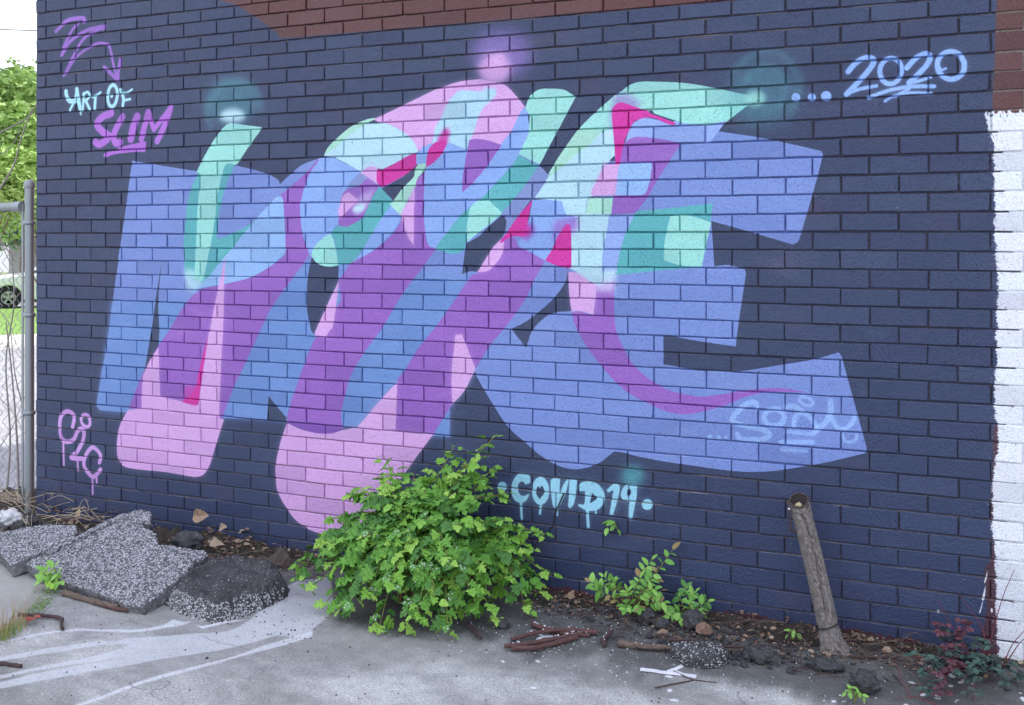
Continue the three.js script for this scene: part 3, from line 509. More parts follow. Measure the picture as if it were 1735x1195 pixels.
// the yard in front of the wall: worn asphalt with smeared white paint, one sheet with real marks where they lie
const GX = -0.55, GZ = -0.05, GW = 5.9, GD = 2.75, GPX = 2048, GPY = Math.round((GPX * GD) / GW);
const palePatches = [[3.15, 0.88, 0.42, 0.17], [3.5, 0.82, 0.3, 0.12], [2.75, 1.08, 0.5, 0.2], [2.2, 1.45, 0.5, 0.28], [3.95, 0.6, 0.34, 0.12], [1.7, 1.2, 0.2, 0.3], [3.3, 1.4, 0.9, 0.3], [1.35, 1.25, 0.2, 0.25]];
function paintYard() {
  const c = canvas(GPX, GPY), x = c.getContext('2d'), k = GPX / (GW * 1000), px = (u) => (u - GX * 1000) * k, py = (v) => (v - GZ * 1000) * k;
  const im = x.createImageData(GPX, GPY), d = im.data;
  for (let j = 0, o = 0; j < GPY; j++) for (let i = 0; i < GPX; i++, o += 4) {
    const X = GX + (i / GPX) * GW, Z = GZ + (j / GPY) * GD;
    const big = n2(X * 1.1 + 3, Z * 1.7) * 0.5 + n2(X * 2.7, Z * 3.9) * 0.3, mid = n2(X * 9, Z * 12), fine = n2(X * 90, Z * 90), gr = rnd() - 0.5;
    const worn = sstep(Z + 0.10 * n2(X * 3.0, 7) + 0.05 * n2(X * 11, 2), 0.50, 0.66);             // the dirty strip near the wall ends along an uneven line
    let a = lerp(98, 152, worn) + big * lerp(10, 20, worn) + mid * 7 + fine * 8 + gr * 26;
    // pale patches with grainy outlines
    let pale = 0; for (const [cx, cz, rx, rz] of palePatches) { const e = 1.15 - Math.hypot((X - cx) / rx, (Z - cz) / rz) + 0.12 * mid + 0.14 * fine + 0.22 * n2(X * 1.6, Z * 2.2); if (e > pale) pale = e; }
    a += 40 * sstep(pale, 0, 1.0) * (0.85 + 0.9 * gr);
    a -= 16 * sstep(n2(X * 2.2 - Z * 3.6, X * 0.5 + Z * 0.4) + 0.25 * mid, 0.35, 0.8);          // dark tyre smears
    if (n2(X * 40, Z * 46) > 0.72) a += 14;
    d[o] = a; d[o + 1] = a * 0.998; d[o + 2] = a * 0.99; d[o + 3] = 255;
  }
  x.putImageData(im, 0, 0);
  const path = (pts, col, a, blur = 0) => { x.save(); x.globalAlpha = a; if (blur) x.filter = `blur(${blur}px)`; tracePath(x, pts, px, py, true); x.fillStyle = col; x.fill(); x.restore(); };
  // older concrete on the far side of the seam
  path('517,685c 929,752c 1035,881 1130,1047 1251,1243c 1243,1285c -560,2700c -560,200c', 'rgb(172,168,164)', 0.6, 2);
  path('880,752c 960,735c 1060,881 1150,1047 1262,1253c 1215,1285c 1100,1060 1000,890c', 'rgb(120,116,96)', 0.35, 2);
  // darker tyre and oil stains
  for (let i = 0; i < 26; i++) { const u = R(900, 5200), v = R(560, 2500), r = R(40, 220); softSpot(x, px(u), py(v), r * k * 2, r * k * 0.6, R(-0.5, 0.2), rnd() < 0.6 ? [88, 86, 96] : [196, 198, 210], R(0.06, 0.2)); }
  // smeared white paint running out from under the bush
  path('1255,1295c 1273,1262 1324,1182 1441,1070 1637,985 1708,913 1707,850c 1758,856 1787,837c 1778,879 1741,920 1668,998 1459,1087 1340,1196 1291,1277 1273,1310c', 'rgb(216,218,226)', 0.85, 1);
  path('1391,1407c 1404,1372 1495,1251 1650,1093 1695,1046 1862,934 1969,851 1975,723 1946,603 1976,543c 1889,411c 1877,287c 1980,189c 2225,527c 2256,727c 2282,765c 2259,828c 2179,810 2147,858 2082,990 1972,1111 1849,1260 1719,1416 1620,1554 1603,1583c 1556,1544c 1575,1516 1669,1369 1819,1176c 1656,1357 1553,1498 1533,1525c 1514,1509c 1530,1478 1666,1284 1713,1193 1734,1096c 1676,1120 1556,1265 1434,1397 1416,1428c', 'rgb(212,214,222)', 0.72, 1);
  path('1900,1590c 1967,1415 2044,1239 2139,1061 2183,905 2236,795 2266,742c 2293,781c 2247,881 2181,1011 2095,1204 2008,1374 1946,1536 1932,1575c', 'rgb(218,220,227)', 0.82, 1);
  path('1814,857c 1868,879c 1908,808 1968,737c 1894,791 1853,861c', 'rgb(228,230,238)', 0.9, 1);
  for (let i = 0; i < 26000; i++) { const u = R(1000, 2350), v = R(120, 1650), q = R(0.6, 1.5); x.fillStyle = rnd() < 0.7 ? `rgba(132,130,134,${R(0.15, 0.6)})` : `rgba(228,230,236,${R(0.1, 0.4)})`; x.fillRect(px(u), py(v), q * (rnd() < 0.2 ? 3 : 1), q); }   // worn grain
  // small splashes of white
  const blob = (u, v, r, a = 0.9) => { x.globalAlpha = a; x.fillStyle = 'rgb(232,234,240)'; x.beginPath(); x.ellipse(px(u), py(v), r * k * R(0.8, 1.6), r * k * R(0.5, 1), R(0, 3), 0, 7); x.fill(); x.globalAlpha = 1; };
  for (let i = 0; i < 130; i++) blob(R(2500, 3400), R(330, 720), R(1.2, 4));
  for (let i = 0; i < 60; i++) blob(R(3350, 3900), R(440, 760), R(1.2, 4));
  for (let i = 0; i < 70; i++) blob(R(4300, 5000), R(120, 520), R(2, 15));
  for (const [u, v, r] of [[3080, 452, 22], [3052, 425, 12], [3092, 470, 9], [3020, 700, 9], [3200, 860, 14], [3130, 650, 10], [4063, 262, 10], [4082, 300, 14], [4085, 318, 9], [4103, 560, 10], [3600, 560, 16], [3580, 600, 12], [3610, 700, 8], [3640, 760, 10]]) blob(u, v, r);
  x.strokeStyle = 'rgb(232,234,240)'; x.lineCap = 'round'; x.lineWidth = 9 * k; x.beginPath(); x.moveTo(px(3010), py(420)); x.lineTo(px(3080), py(450)); x.stroke();
  x.lineWidth = 10 * k; x.beginPath(); x.moveTo(px(4082), py(270)); x.lineTo(px(4086), py(305)); x.stroke();
  x.lineWidth = 18 * k; x.beginPath(); x.moveTo(px(3572), py(560)); x.quadraticCurveTo(px(3600), py(520), px(3612), py(470)); x.stroke();
  // cracks
  const crack = (u, v, a, n, w) => { x.strokeStyle = 'rgba(70,68,74,0.55)'; x.lineWidth = w; x.beginPath(); x.moveTo(px(u), py(v)); for (let i = 0; i < n; i++) { a += R(-0.7, 0.7); u += Math.cos(a) * R(10, 34); v += Math.sin(a) * R(8, 22); x.lineTo(px(u), py(v)); if (rnd() < 0.12 && n > 8) { x.stroke(); crack(u, v, a + R(-1.4, 1.4), 5, w * 0.7); x.strokeStyle = 'rgba(70,68,74,0.55)'; x.lineWidth = w; x.beginPath(); x.moveTo(px(u), py(v)); } } x.stroke(); };
  for (let i = 0; i < 16; i++) crack(R(1800, 4700), R(620, 2400), R(0, 6.28), 12, R(0.6, 1.3));
  crack(4070, 300, 2.2, 22, 1.4); crack(2300, 1100, 0.3, 9, 1.0); crack(1500, 900, 0.5, 8, 0.9);
  return c;
}
const yardBump = texture(pixels(1024, 1024, (x, y) => { const g = 128 + 40 * tn(x, y, 150, 3) + 36 * tn(x, y, 300, 9) + 24 * tn(x, y, 30, 5); return [g, g, g]; }), false, [1 / 0.7, 1 / 0.7]);
yardBump.channel = 1;
{
  const p = [], uv = [], uv1 = [], idx = [], NX = 118, NZ = 56;
  for (let i = 0; i <= NX; i++) for (let j = 0; j <= NZ; j++) {
    const x = GX + (i / NX) * GW, z = GZ + (j / NZ) * GD, e = Math.min(1, i / 4, (NX - i) / 4, (NZ - j) / 4);
    p.push(x, 0.006 * e * n2(x * 1.6, z * 1.8) + 0.002 * n2(x * 7, z * 7) * e, z); uv.push(i / NX, 1 - j / NZ); uv1.push(x, z);
    if (i && j) { const a = (i - 1) * (NZ + 1) + j - 1, b = a + 1, c = i * (NZ + 1) + j, d = c - 1; idx.push(a, b, c, a, c, d); }
  }
  const g = new THREE.BufferGeometry(); g.setAttribute('position', new THREE.Float32BufferAttribute(p, 3)); g.setAttribute('uv', new THREE.Float32BufferAttribute(uv, 2)); g.setAttribute('uv1', new THREE.Float32BufferAttribute(uv1, 2)); g.setIndex(idx); g.computeVertexNormals();
  structure('asphalt_yard', g, std({ map: texture(paintYard()), bumpMap: yardBump, bumpScale: 0.004, roughness: 0.85 }), 'worn asphalt yard with smeared white paint in front of the wall');
  // the same asphalt goes on beyond
  const q = [], quv = [], qi = [];
  const flat = (x0, x1, z0, z1) => { const n = q.length / 3; for (const [x, z] of [[x0, z0], [x1, z0], [x1, z1], [x0, z1]]) { q.push(x, -0.004, z); quv.push(x, z); } qi.push(n, n + 2, n + 1, n, n + 3, n + 2); };
  flat(-7, GX, -7, 14); flat(GX, 14, GZ + GD, 14); flat(GX + GW, 14, 0.0, GZ + GD); flat(GX, 0.03, -7, GZ);
  const g2 = new THREE.BufferGeometry(); g2.setAttribute('position', new THREE.Float32BufferAttribute(q, 3)); g2.setAttribute('uv', new THREE.Float32BufferAttribute(quv, 2)); g2.setIndex(qi); g2.computeVertexNormals();
  structure('asphalt_lot', g2, std({ map: groundTex((x, y) => { const a = 1 + 0.08 * tn(x, y, 8, 3) + 0.1 * tn(x, y, 90, 7); return [158 * a, 157 * a, 162 * a]; }, 2) }), 'grey asphalt lot around the yard');
}
// a low bank of soil and grit along the foot of the wall
{
  const p = [], uv = [], idx = [], NX = 300, NZ = 14;
  const deep = (x) => 0.12 + 0.09 * Math.exp(-(((x - 1.2) / 0.5) ** 2)) + 0.1 * Math.exp(-(((x - 3.75) / 0.45) ** 2)) + 0.03 * n2(x * 4, 1);
  const high = (x) => 0.011 + 0.06 * Math.exp(-(((x - 1.15) / 0.42) ** 2)) + 0.018 * Math.exp(-(((x - 3.8) / 0.3) ** 2)) + 0.06 * Math.exp(-(((x + 0.25) / 0.3) ** 2));
  for (let i = 0; i <= NX; i++) for (let j = 0; j <= NZ; j++) {
    const x = lerp(-0.5, 5.3, i / NX), t = j / NZ, z = -0.02 + (deep(x) + 0.02 * n2(x * 9, t * 2)) * t + (x < 0.03 ? -0.25 * (1 - t) : 0);
    p.push(x, high(x) * Math.pow(1 - t, 1.4) * (0.8 + 0.4 * n2(x * 12, z * 14)) + 0.006 * n2(x * 40, z * 40) * (1 - t) - 0.006 * t * t, z); uv.push(x, z);
    if (i && j) { const a = (i - 1) * (NZ + 1) + j - 1, b = a + 1, c = i * (NZ + 1) + j, d = c - 1; idx.push(a, b, c, a, c, d); }
  }
  const g = new THREE.BufferGeometry(); g.setAttribute('position', new THREE.Float32BufferAttribute(p, 3)); g.setAttribute('uv', new THREE.Float32BufferAttribute(uv, 2)); g.setIndex(idx); g.computeVertexNormals();
  structure('soil_bank', g, std({ map: groundTex((x, y) => { const a = 1 + 0.35 * tn(x, y, 60, 3) + 0.35 * tn(x, y, 200, 7); return [66 * a, 58 * a, 52 * a]; }, 0.5), bumpMap: mortarBump0(), bumpScale: 0.01 }), 'low bank of dark soil and grit along the foot of the wall');
}
function mortarBump0() { const t = mortarBump.clone(); t.channel = 0; return t; }
// ---------- shared shapes ----------
function tube(pts, r, seg = 10, rad = 6, wob = 0, s = 0) {          // r(t) or number; wob roughens it
  const c = new THREE.CatmullRomCurve3(pts), fr = c.computeFrenetFrames(seg, false), p = [], uv = [], idx = [];
  const L = c.getLength();
  for (let i = 0; i <= seg; i++) {
    const t = i / seg, q = c.getPointAt(t), rr = typeof r === 'function' ? r(t) : r;
    for (let j = 0; j <= rad; j++) {
      const a = ((j % rad) / rad) * Math.PI * 2, k = rr * (1 + wob * n3(Math.cos(a) * 1.5 + s, Math.sin(a) * 1.5, t * L * 30 + s));
      const v = q.clone().addScaledVector(fr.normals[i], Math.cos(a) * k).addScaledVector(fr.binormals[i], Math.sin(a) * k);
      p.push(v.x, v.y, v.z); uv.push(j / rad, t * L);
      if (i && j) { const A = (i - 1) * (rad + 1) + j - 1, B = A + 1, C = i * (rad + 1) + j, D = C - 1; idx.push(A, B, C, A, C, D); }
    }
  }
  for (const [i, d] of [[0, 1], [seg, 0]]) {                         // caps
    const q = c.getPointAt(i / seg), n = p.length / 3, o = i * (rad + 1); p.push(q.x, q.y, q.z); uv.push(0.5, 0);
    for (let j = 0; j < rad; j++) d ? idx.push(n, o + j + 1, o + j) : idx.push(n, o + j, o + j + 1);
  }
  const g = new THREE.BufferGeometry(); g.setAttribute('position', new THREE.Float32BufferAttribute(p, 3)); g.setAttribute('uv', new THREE.Float32BufferAttribute(uv, 2)); g.setIndex(idx); g.computeVertexNormals();
  return g.toNonIndexed();
}
const merge = (a) => mergeGeometries(a.map((g) => (g.index ? g.toNonIndexed() : g)));
// a broken slab: an outline given as points of its upper face, with rough face and broken edges
function slab(pts, thick, rough, s, dome = 0) {
  const P = pts.map((q) => V(q[0] / 1000, q[1] / 1000, q[2] / 1000));
  const c = P.reduce((a, b) => a.add(b), V(0, 0, 0)).divideScalar(P.length);
  let n = V(0, 0, 0); for (let i = 0; i < P.length; i++) n.add(P[i].clone().sub(c).cross(P[(i + 1) % P.length].clone().sub(c))); n.normalize(); if (n.y < 0) n.negate();
  const ex = V(1, 0, 0).addScaledVector(n, -n.x).normalize(), ey = n.clone().cross(ex);
  const flat = P.map((q) => { const d = q.clone().sub(c); return new THREE.Vector2(d.dot(ex), d.dot(ey)); });
  const fine = []; for (let i = 0; i < flat.length; i++) { const a = flat[i], b = flat[(i + 1) % flat.length], m = Math.max(1, Math.round(a.distanceTo(b) / 0.02)); for (let j = 0; j < m; j++) { const q = a.clone().lerp(b, j / m), k = 0.006 + rough * 0.8; fine.push(new THREE.Vector2(q.x + k * n2(q.x * 38 + s, q.y * 38), q.y + k * n2(q.x * 38, q.y * 38 + s))); } }
  const shape = new THREE.Shape(fine);
  let g = new THREE.ExtrudeGeometry(shape, { depth: thick, bevelEnabled: true, bevelThickness: 0.006, bevelSize: 0.005, bevelOffset: -0.005, bevelSegments: 1, steps: Math.max(1, Math.round(thick / 0.016)) });
  g = new TessellateModifier(0.02, 7).modify(g);
  g.deleteAttribute('normal'); g.deleteAttribute('uv');
  g = mergeVertices(g, 1e-4);
  const a = g.attributes.position, R2 = Math.max(...flat.map((q) => q.length()));
  for (let i = 0; i < a.count; i++) {
    let x = a.getX(i), y = a.getY(i), z = a.getZ(i);
    const edge = z < thick * 0.96 && z > -0.004;
    const h = rough * (n3(x * 60 + s, y * 60, z * 60) + 0.6 * n3(x * 130, y * 130 + s, z * 130) + 0.9 * n3(x * 14, y * 14, s));
    z += h + (dome ? dome * (z / thick) * (1 - Math.pow(Math.hypot(x, y) / R2, 2.0)) : 0);
    if (edge) { x += rough * 2.6 * n3(x * 45, y * 45, z * 90 + s); y += rough * 2.6 * n3(y * 45 + s, x * 45, z * 90); }
    const q = c.clone().addScaledVector(ex, x).addScaledVector(ey, y).addScaledVector(n, z - thick);
    a.setXYZ(i, q.x, q.y, q.z);
  }
  const uv = []; for (let i = 0; i < a.count; i++) uv.push(a.getX(i), a.getZ(i) + a.getY(i) * 0.7);
  g.setAttribute('uv', new THREE.Float32BufferAttribute(uv, 2)); g.computeVertexNormals();
  return { g, c, n, ex, ey, flat };
}
function rock(r, sx, sy, sz, s, detail = 3) {
  let g = new THREE.IcosahedronGeometry(r, detail); g.deleteAttribute('normal'); g.deleteAttribute('uv'); g = mergeVertices(g, 1e-5);
  const a = g.attributes.position;
  for (let i = 0; i < a.count; i++) { const v = V().fromBufferAttribute(a, i), d = v.clone().normalize(), k = 1 + 0.32 * n3(d.x * 1.4 + s, d.y * 1.4, d.z * 1.4) + 0.12 * n3(d.x * 5, d.y * 5 + s, d.z * 5) + 0.05 * n3(d.x * 13, d.y * 13, d.z * 13 + s); a.setXYZ(i, v.x * k * sx, v.y * k * sy, v.z * k * sz); }
  const uv = []; for (let i = 0; i < a.count; i++) uv.push(a.getX(i) + a.getY(i), a.getZ(i)); g.setAttribute('uv', new THREE.Float32BufferAttribute(uv, 2)); g.computeVertexNormals(); return g;
}
const aggTex = (base, bright, dens, seed0) => texture(pixels(1024, 1024, (x, y) => {
  const a = tn(x, y, 130, seed0), b = tn(x, y, 260, seed0 + 4), m = tn(x, y, 14, seed0 + 8), k = sstep(a + 0.35 * b, dens, dens + 0.35) * (0.75 + 0.35 * b);
  const v = lerp(base * (1 + 0.15 * m + 0.15 * b), bright * (1 + 0.12 * m), clamp(k, 0, 1)); return [v * 0.99, v * 0.99, v * 1.03];
}), true, [1 / 0.62, 1 / 0.62]);
const aggBump = texture(pixels(1024, 1024, (x, y) => { const a = tn(x, y, 130, 21), b = tn(x, y, 260, 25); const g = 100 + 110 * sstep(a + 0.35 * b, -0.2, 0.6) + 20 * b; return [g, g, g]; }), false, [1 / 0.62, 1 / 0.62]);
const slabMat = std({ map: aggTex(108, 150, 0.2, 21), bumpMap: aggBump, bumpScale: 0.006, roughness: 0.88 });
const tarMat = std({ map: aggTex(66, 150, 0.55, 21), bumpMap: aggBump, bumpScale: 0.006, roughness: 0.8 });
const pebbleGeo = [0, 1, 2].map((i) => { const g = new THREE.IcosahedronGeometry(1, 0); g.scale(1, 0.7, 0.85); g.rotateY(i * 1.3); g.deleteAttribute('uv'); return g; });
function pebbles(list, mat, parent, name) {                       // [x, y, z, r]
  return stuff(part(name, merge(list.map(([x, y, z, r]) => pebbleGeo[(rnd() * 3) | 0].clone().rotateX(R(-0.6, 0.6)).rotateY(R(0, 6)).scale(r, r, r).translate(x, y, z))), mat, parent));
}
const paleStone = std({ color: hex(204, 204, 210), roughness: 0.8 }), midStone = std({ color: hex(164, 164, 170), roughness: 0.85 }), darkStone = std({ color: hex(58, 57, 62), roughness: 0.85 });
function inside(flat, x, y) { let c = false; for (let i = 0, j = flat.length - 1; i < flat.length; j = i++) { const a = flat[i], b = flat[j]; if (a.y > y !== b.y > y && x < ((b.x - a.x) * (y - a.y)) / (b.y - a.y) + a.x) c = !c; } return c; }
const inkStone = std({ color: hex(92, 92, 98), roughness: 0.85 });
// stones set into a broken face: they sit on the real, rough surface wherever it looks the given way
const dullStone = std({ color: hex(186, 186, 190), roughness: 0.85 });
function addAggregate(o, geo, dir, least, count, share, r0, r1, keep = () => true) {
  const sm = new MeshSurfaceSampler(new THREE.Mesh(geo)).setRandomGenerator(rnd).build(), p = V(), n = V(), L = [[], [], []];
  for (let i = 0, k = 0; i < count * 6 && k < count; i++) { sm.sample(p, n); if (n.dot(dir) < least || !keep(p)) continue; const q = rnd(); L[q < share ? 0 : q < share + 0.42 ? 1 : 2].push([p.x, p.y + 0.0004, p.z, R(r0, r1)]); k++; }
  [['pale_aggregate', dullStone], ['grey_aggregate', midStone], ['dark_aggregate', inkStone]].forEach(([n2_, m], i) => L[i].length && pebbles(L[i], m, o, n2_));
}
{
  const o1 = thing('asphalt_slab', 'large tilted slab of broken asphalt studded with pale stones, leaning back to the wall', 'asphalt slab');
  const s1 = slab([[1095, 39, 793], [980, 42, 772], [877, 46, 747], [773, 53, 707], [790, 68, 644], [835, 104, 491], [837, 132, 371], [867, 155, 275], [914, 166, 232], [962, 164, 240], [1000, 152, 295], [1173, 138, 371], [1282, 121, 453], [1503, 109, 521], [1551, 101, 559], [1569, 85, 633], [1571, 51, 777], [1571, 31, 872], [1486, 30, 871], [1359, 33, 841], [1247, 35, 822]], 0.045, 0.0028, 3);
  part('slab_body', s1.g, slabMat, o1); addAggregate(o1, s1.g, s1.n, 0.35, 6500, 0.26, 0.0024, 0.0056);
  // the thin cracked layer standing on its upper edge
  const s1b = slab([[800, 78, 650], [838, 110, 500], [842, 140, 375], [870, 163, 278], [915, 178, 222], [975, 182, 205], [1040, 176, 250], [1100, 158, 330], [1010, 160, 330], [945, 168, 290], [905, 160, 320], [885, 143, 400], [862, 112, 510], [830, 80, 640]], 0.03, 0.0026, 8);
  part('cracked_layer', s1b.g, slabMat, o1); addAggregate(o1, s1b.g, s1b.n, 0.3, 900, 0.24, 0.0024, 0.005);
  const o2 = thing('asphalt_slab', 'flat asphalt slab behind the big tilted one, nearest the fence', 'asphalt slab');
  const s2 = slab([[220, 50, 470], [308, 60, 450], [405, 80, 400], [527, 102, 357], [714, 119, 375], [824, 110, 487], [778, 77, 633], [725, 50, 741], [605, 49, 675], [470, 44, 623], [303, 47, 510]], 0.05, 0.0028, 14);
  part('slab_body', s2.g, slabMat, o2); addAggregate(o2, s2.g, s2.n, 0.35, 2600, 0.26, 0.0024, 0.0056);
  const o3 = thing('asphalt_slab', 'small asphalt slab poking out behind the right end of the big one', 'asphalt slab');
  const s3 = slab([[1277, 121, 455], [1347, 113, 424], [1458, 100, 383], [1503, 90, 410], [1501, 82, 489], [1514, 77, 524], [1453, 84, 543], [1350, 101, 534]], 0.06, 0.0028, 19);
  part('slab_body', s3.g, slabMat, o3); addAggregate(o3, s3.g, s3.n, 0.35, 700, 0.24, 0.0024, 0.0052);
  const o4 = thing('asphalt_lump', 'rounded dark lump of old asphalt with a rough stony front edge', 'asphalt lump');
  {
    const out = [[1504, 705], [1600, 762], [1671, 797], [1760, 815], [1845, 826], [1890, 808], [1935, 730], [1958, 660], [1974, 546], [1950, 440], [1830, 330], [1649, 262], [1530, 250], [1462, 380], [1462, 540]].map((q) => new THREE.Vector2(q[0] / 1000, q[1] / 1000)), cx = 1.72, cz = 0.55;
    const edge = (a) => { let best = 0.2; const dx = Math.cos(a), dz = Math.sin(a); for (let i = 0; i < out.length; i++) { const p = out[i], q = out[(i + 1) % out.length], ex = q.x - p.x, ez = q.y - p.y, den = dx * ez - dz * ex; if (Math.abs(den) < 1e-9) continue; const t = ((p.x - cx) * ez - (p.y - cz) * ex) / den, u = ((p.x - cx) * dz - (p.y - cz) * dx) / den; if (t > 0 && u >= 0 && u <= 1) best = t; } return best; };
    const hump = (r, a) => { const x = Math.cos(a), z = Math.sin(a), rim = 0.73 + 0.1 * n2(x * 1.6 + 3, z * 1.6), k = sstep(r, rim, 1.02); return (0.072 - 0.016 * z * r + 0.012 * n2(x * r * 1.9, z * r * 1.9 + 4)) * (1 - Math.pow(k, 1.5)) + (r > 0.5 ? 0.004 * n3(x * r * 9, z * r * 9, 2) + 0.0035 * n3(x * r * 22, z * r * 22, 7) * k : 0); };
    const p = [], uv = [], idx = [], NR = 44, NA = 170, pos = (r, a) => { const e = edge(a) * (1 + 0.03 * n2(Math.cos(a) * 6, Math.sin(a) * 6) + 0.015 * n2(Math.cos(a) * 19, Math.sin(a) * 19)), y = hump(r, a); return [cx + Math.cos(a) * e * r, r >= 1 ? -0.004 : y + 0.002, cz + Math.sin(a) * e * r]; };
    for (let i = 0; i <= NR; i++) for (let j = 0; j <= NA; j++) { const r = Math.pow(i / NR, 0.8), a = (j % NA) / NA * Math.PI * 2, q = pos(r, a); p.push(...q); uv.push(q[0], q[2] + q[1]); if (i && j) { const A = (i - 1) * (NA + 1) + j - 1, B = A + 1, C = i * (NA + 1) + j, D = C - 1; idx.push(A, B, C, A, C, D); } }
    const g = new THREE.BufferGeometry(); g.setAttribute('position', new THREE.Float32BufferAttribute(p, 3)); g.setAttribute('uv', new THREE.Float32BufferAttribute(uv, 2)); g.setIndex(idx); g.computeVertexNormals();
    part('lump_body', g, tarMat, o4);
    addAggregate(o4, g, V(0.08, 0.35, 0.93), 0.3, 1800, 0.3, 0.0018, 0.0048, (q) => q.y < 0.058);
    addAggregate(o4, g, V(0, 1, 0), 0.8, 110, 0.7, 0.0014, 0.003);
  }
  const o5 = thing('asphalt_chunk', 'flat black chunk of asphalt lying in front of the litter by the weeds', 'asphalt chunk');
  const s5 = slab([[3557, 38, 459], [3613, 40, 508], [3690, 40, 493], [3739, 36, 433], [3742, 40, 400], [3687, 44, 385], [3609, 44, 400], [3545, 40, 430]], 0.042, 0.003, 33, 0.008);
  part('chunk_body', s5.g, tarMat, o5);
  addAggregate(o5, s5.g, V(0, 0.6, 0.8), 0.2, 260, 0.3, 0.0018, 0.004);
  const bits = [['black lump of asphalt splashed with white paint on the open asphalt', 4.188, 0.032, 0.455, 0.042, 1.1, 0.8, 0.9, tarMat], ['dark stone half sunk beside the stump foot', 4.05, 0.012, 0.325, 0.045, 1.25, 0.45, 0.9, tarMat], ['dark stone at the foot of the leafy weed', 3.376, 0.028, 0.17, 0.036, 1.1, 0.8, 0.9, tarMat], ['smaller dark stone beside the weed, in the litter', 3.45, 0.02, 0.205, 0.026, 1.2, 0.8, 1, tarMat], ['black lump between the two weeds, in the litter', 3.56, 0.035, 0.16, 0.04, 1, 0.9, 0.9, tarMat], ['angular dark stone behind the flat black chunk', 3.83, 0.02, 0.345, 0.042, 1.2, 0.6, 0.8, tarMat], ['little black stone beneath the right side of the bush', 2.9, 0.014, 0.43, 0.022, 1.2, 0.8, 1, tarMat], ['pale broken stone in the debris near the fence post', 0.10, 0.06, 0.22, 0.05, 1.3, 0.7, 0.9, paleStone], ['dark stone beside the pale one near the fence post', 0.25, 0.05, 0.22, 0.042, 1.2, 0.8, 0.9, tarMat], ['black gap stone behind the big tilted slab', 1.30, 0.10, 0.30, 0.06, 1.3, 0.7, 0.8, tarMat]];
  bits.forEach(([l, x, y, z, r, a, b, c, m], i) => { const g = rock(r, a, b, c, 40 + i * 3.1, 4); const o = part('stone', g, m, scene); o.position.set(x, y, z); tag(o, l, 'stone', 'loose stones along the wall'); });
}
// loose grit over the yard
{
  const dark = [], light = [];
  for (let i = 0; i < 1100; i++) { const x = R(0.9, 5.2), z = 0.05 + Math.pow(rnd(), 2.4) * 1.5; if (x < 1.6 && z < 0.8) continue; dark.push([x, 0.002, z, R(0.001, 0.004) * (rnd() < 0.03 ? 2.2 : 1)]); }
  for (let i = 0; i < 90; i++) dark.push([R(1.85, 2.3), 0.002, R(0.5, 0.9), R(0.0015, 0.0045)]);
  for (let i = 0; i < 320; i++) light.push([R(2.7, 4.3), 0.003, 0.1 + Math.pow(rnd(), 1.5) * 0.6, R(0.0012, 0.004)]);
  tag(pebbles(dark, darkStone, scene, 'dark_grit'), 'dark asphalt crumbs scattered over the yard', 'grit');
  tag(pebbles(light, paleStone, scene, 'pale_grit'), 'pale paint chips and grit scattered along the wall', 'grit');
}

// ---------- leaves ----------
function leafGeo(half, fold, droop, width, wav = 0, s = 0) {       // half outline from base to tip, x to the side, y along
  const p = [], uv = [], ys = [...new Set(half.map((q) => q[1]))];
  const tip = half[half.length - 1][1], base = half[0][1];
  const put = (x, y) => { const z = Math.abs(x) * fold - droop * Math.pow(Math.max(0, y), 2) + wav * n2(x * 4 + s, y * 4); p.push(x * width, y, z); uv.push(0.5 + x, clamp(y, 0, 1)); };
  for (const sg of [1, -1]) for (let i = 0; i < half.length - 1; i++) {
    const a = half[i], b = half[i + 1], ma = clamp((i / (half.length - 1)), 0, 1) * tip * 0.98 + base * 0, mb = ((i + 1) / (half.length - 1)) * tip;
    const q = [[0, ma], [a[0] * sg, a[1]], [b[0] * sg, b[1]], [0, mb]];
    const t = sg > 0 ? [0, 1, 2, 0, 2, 3] : [0, 2, 1, 0, 3, 2];
    for (const k of t) put(...q[k]);
  }
  const g = new THREE.BufferGeometry(); g.setAttribute('position', new THREE.Float32BufferAttribute(p, 3)); g.setAttribute('uv', new THREE.Float32BufferAttribute(uv, 2)); g.computeVertexNormals(); return g;
}
const lobed = [[0, 0], [0.1, -0.07], [0.27, -0.04], [0.4, 0.1], [0.43, 0.24], [0.31, 0.31], [0.24, 0.37], [0.36, 0.47], [0.43, 0.58], [0.33, 0.66], [0.2, 0.66], [0.22, 0.78], [0.13, 0.9], [0, 1.04]];
const broad = [[0, 0], [0.14, -0.07], [0.33, 0.02], [0.42, 0.2], [0.41, 0.36], [0.43, 0.42], [0.35, 0.55], [0.32, 0.66], [0.22, 0.78], [0.1, 0.92], [0, 1.05]];
const cut = [[0, 0], [0.12, -0.04], [0.3, -0.02], [0.45, 0.16], [0.34, 0.27], [0.17, 0.34], [0.3, 0.45], [0.46, 0.62], [0.3, 0.66], [0.13, 0.6], [0.15, 0.76], [0.2, 0.86], [0.08, 0.94], [0, 1.06]];
const oval = [[0, 0], [0.12, 0.06], [0.24, 0.22], [0.29, 0.42], [0.26, 0.62], [0.17, 0.82], [0, 1.0]];
const lobedGeos = [leafGeo(lobed, 0.16, 0.18, 1.1, 0.1, 1), leafGeo(lobed, 0.05, 0.3, 1.15, 0.14, 5), leafGeo(broad, 0.14, 0.22, 1, 0.1, 9), leafGeo(cut, 0.1, 0.25, 1.2, 0.12, 13), leafGeo(cut, 0.2, 0.2, 1.1, 0.1, 19)];
const ovalGeos = [leafGeo(oval, 0.2, 0.15, 1), leafGeo(oval, 0.1, 0.28, 1.1), leafGeo(oval, 0.3, 0.1, 0.9)];
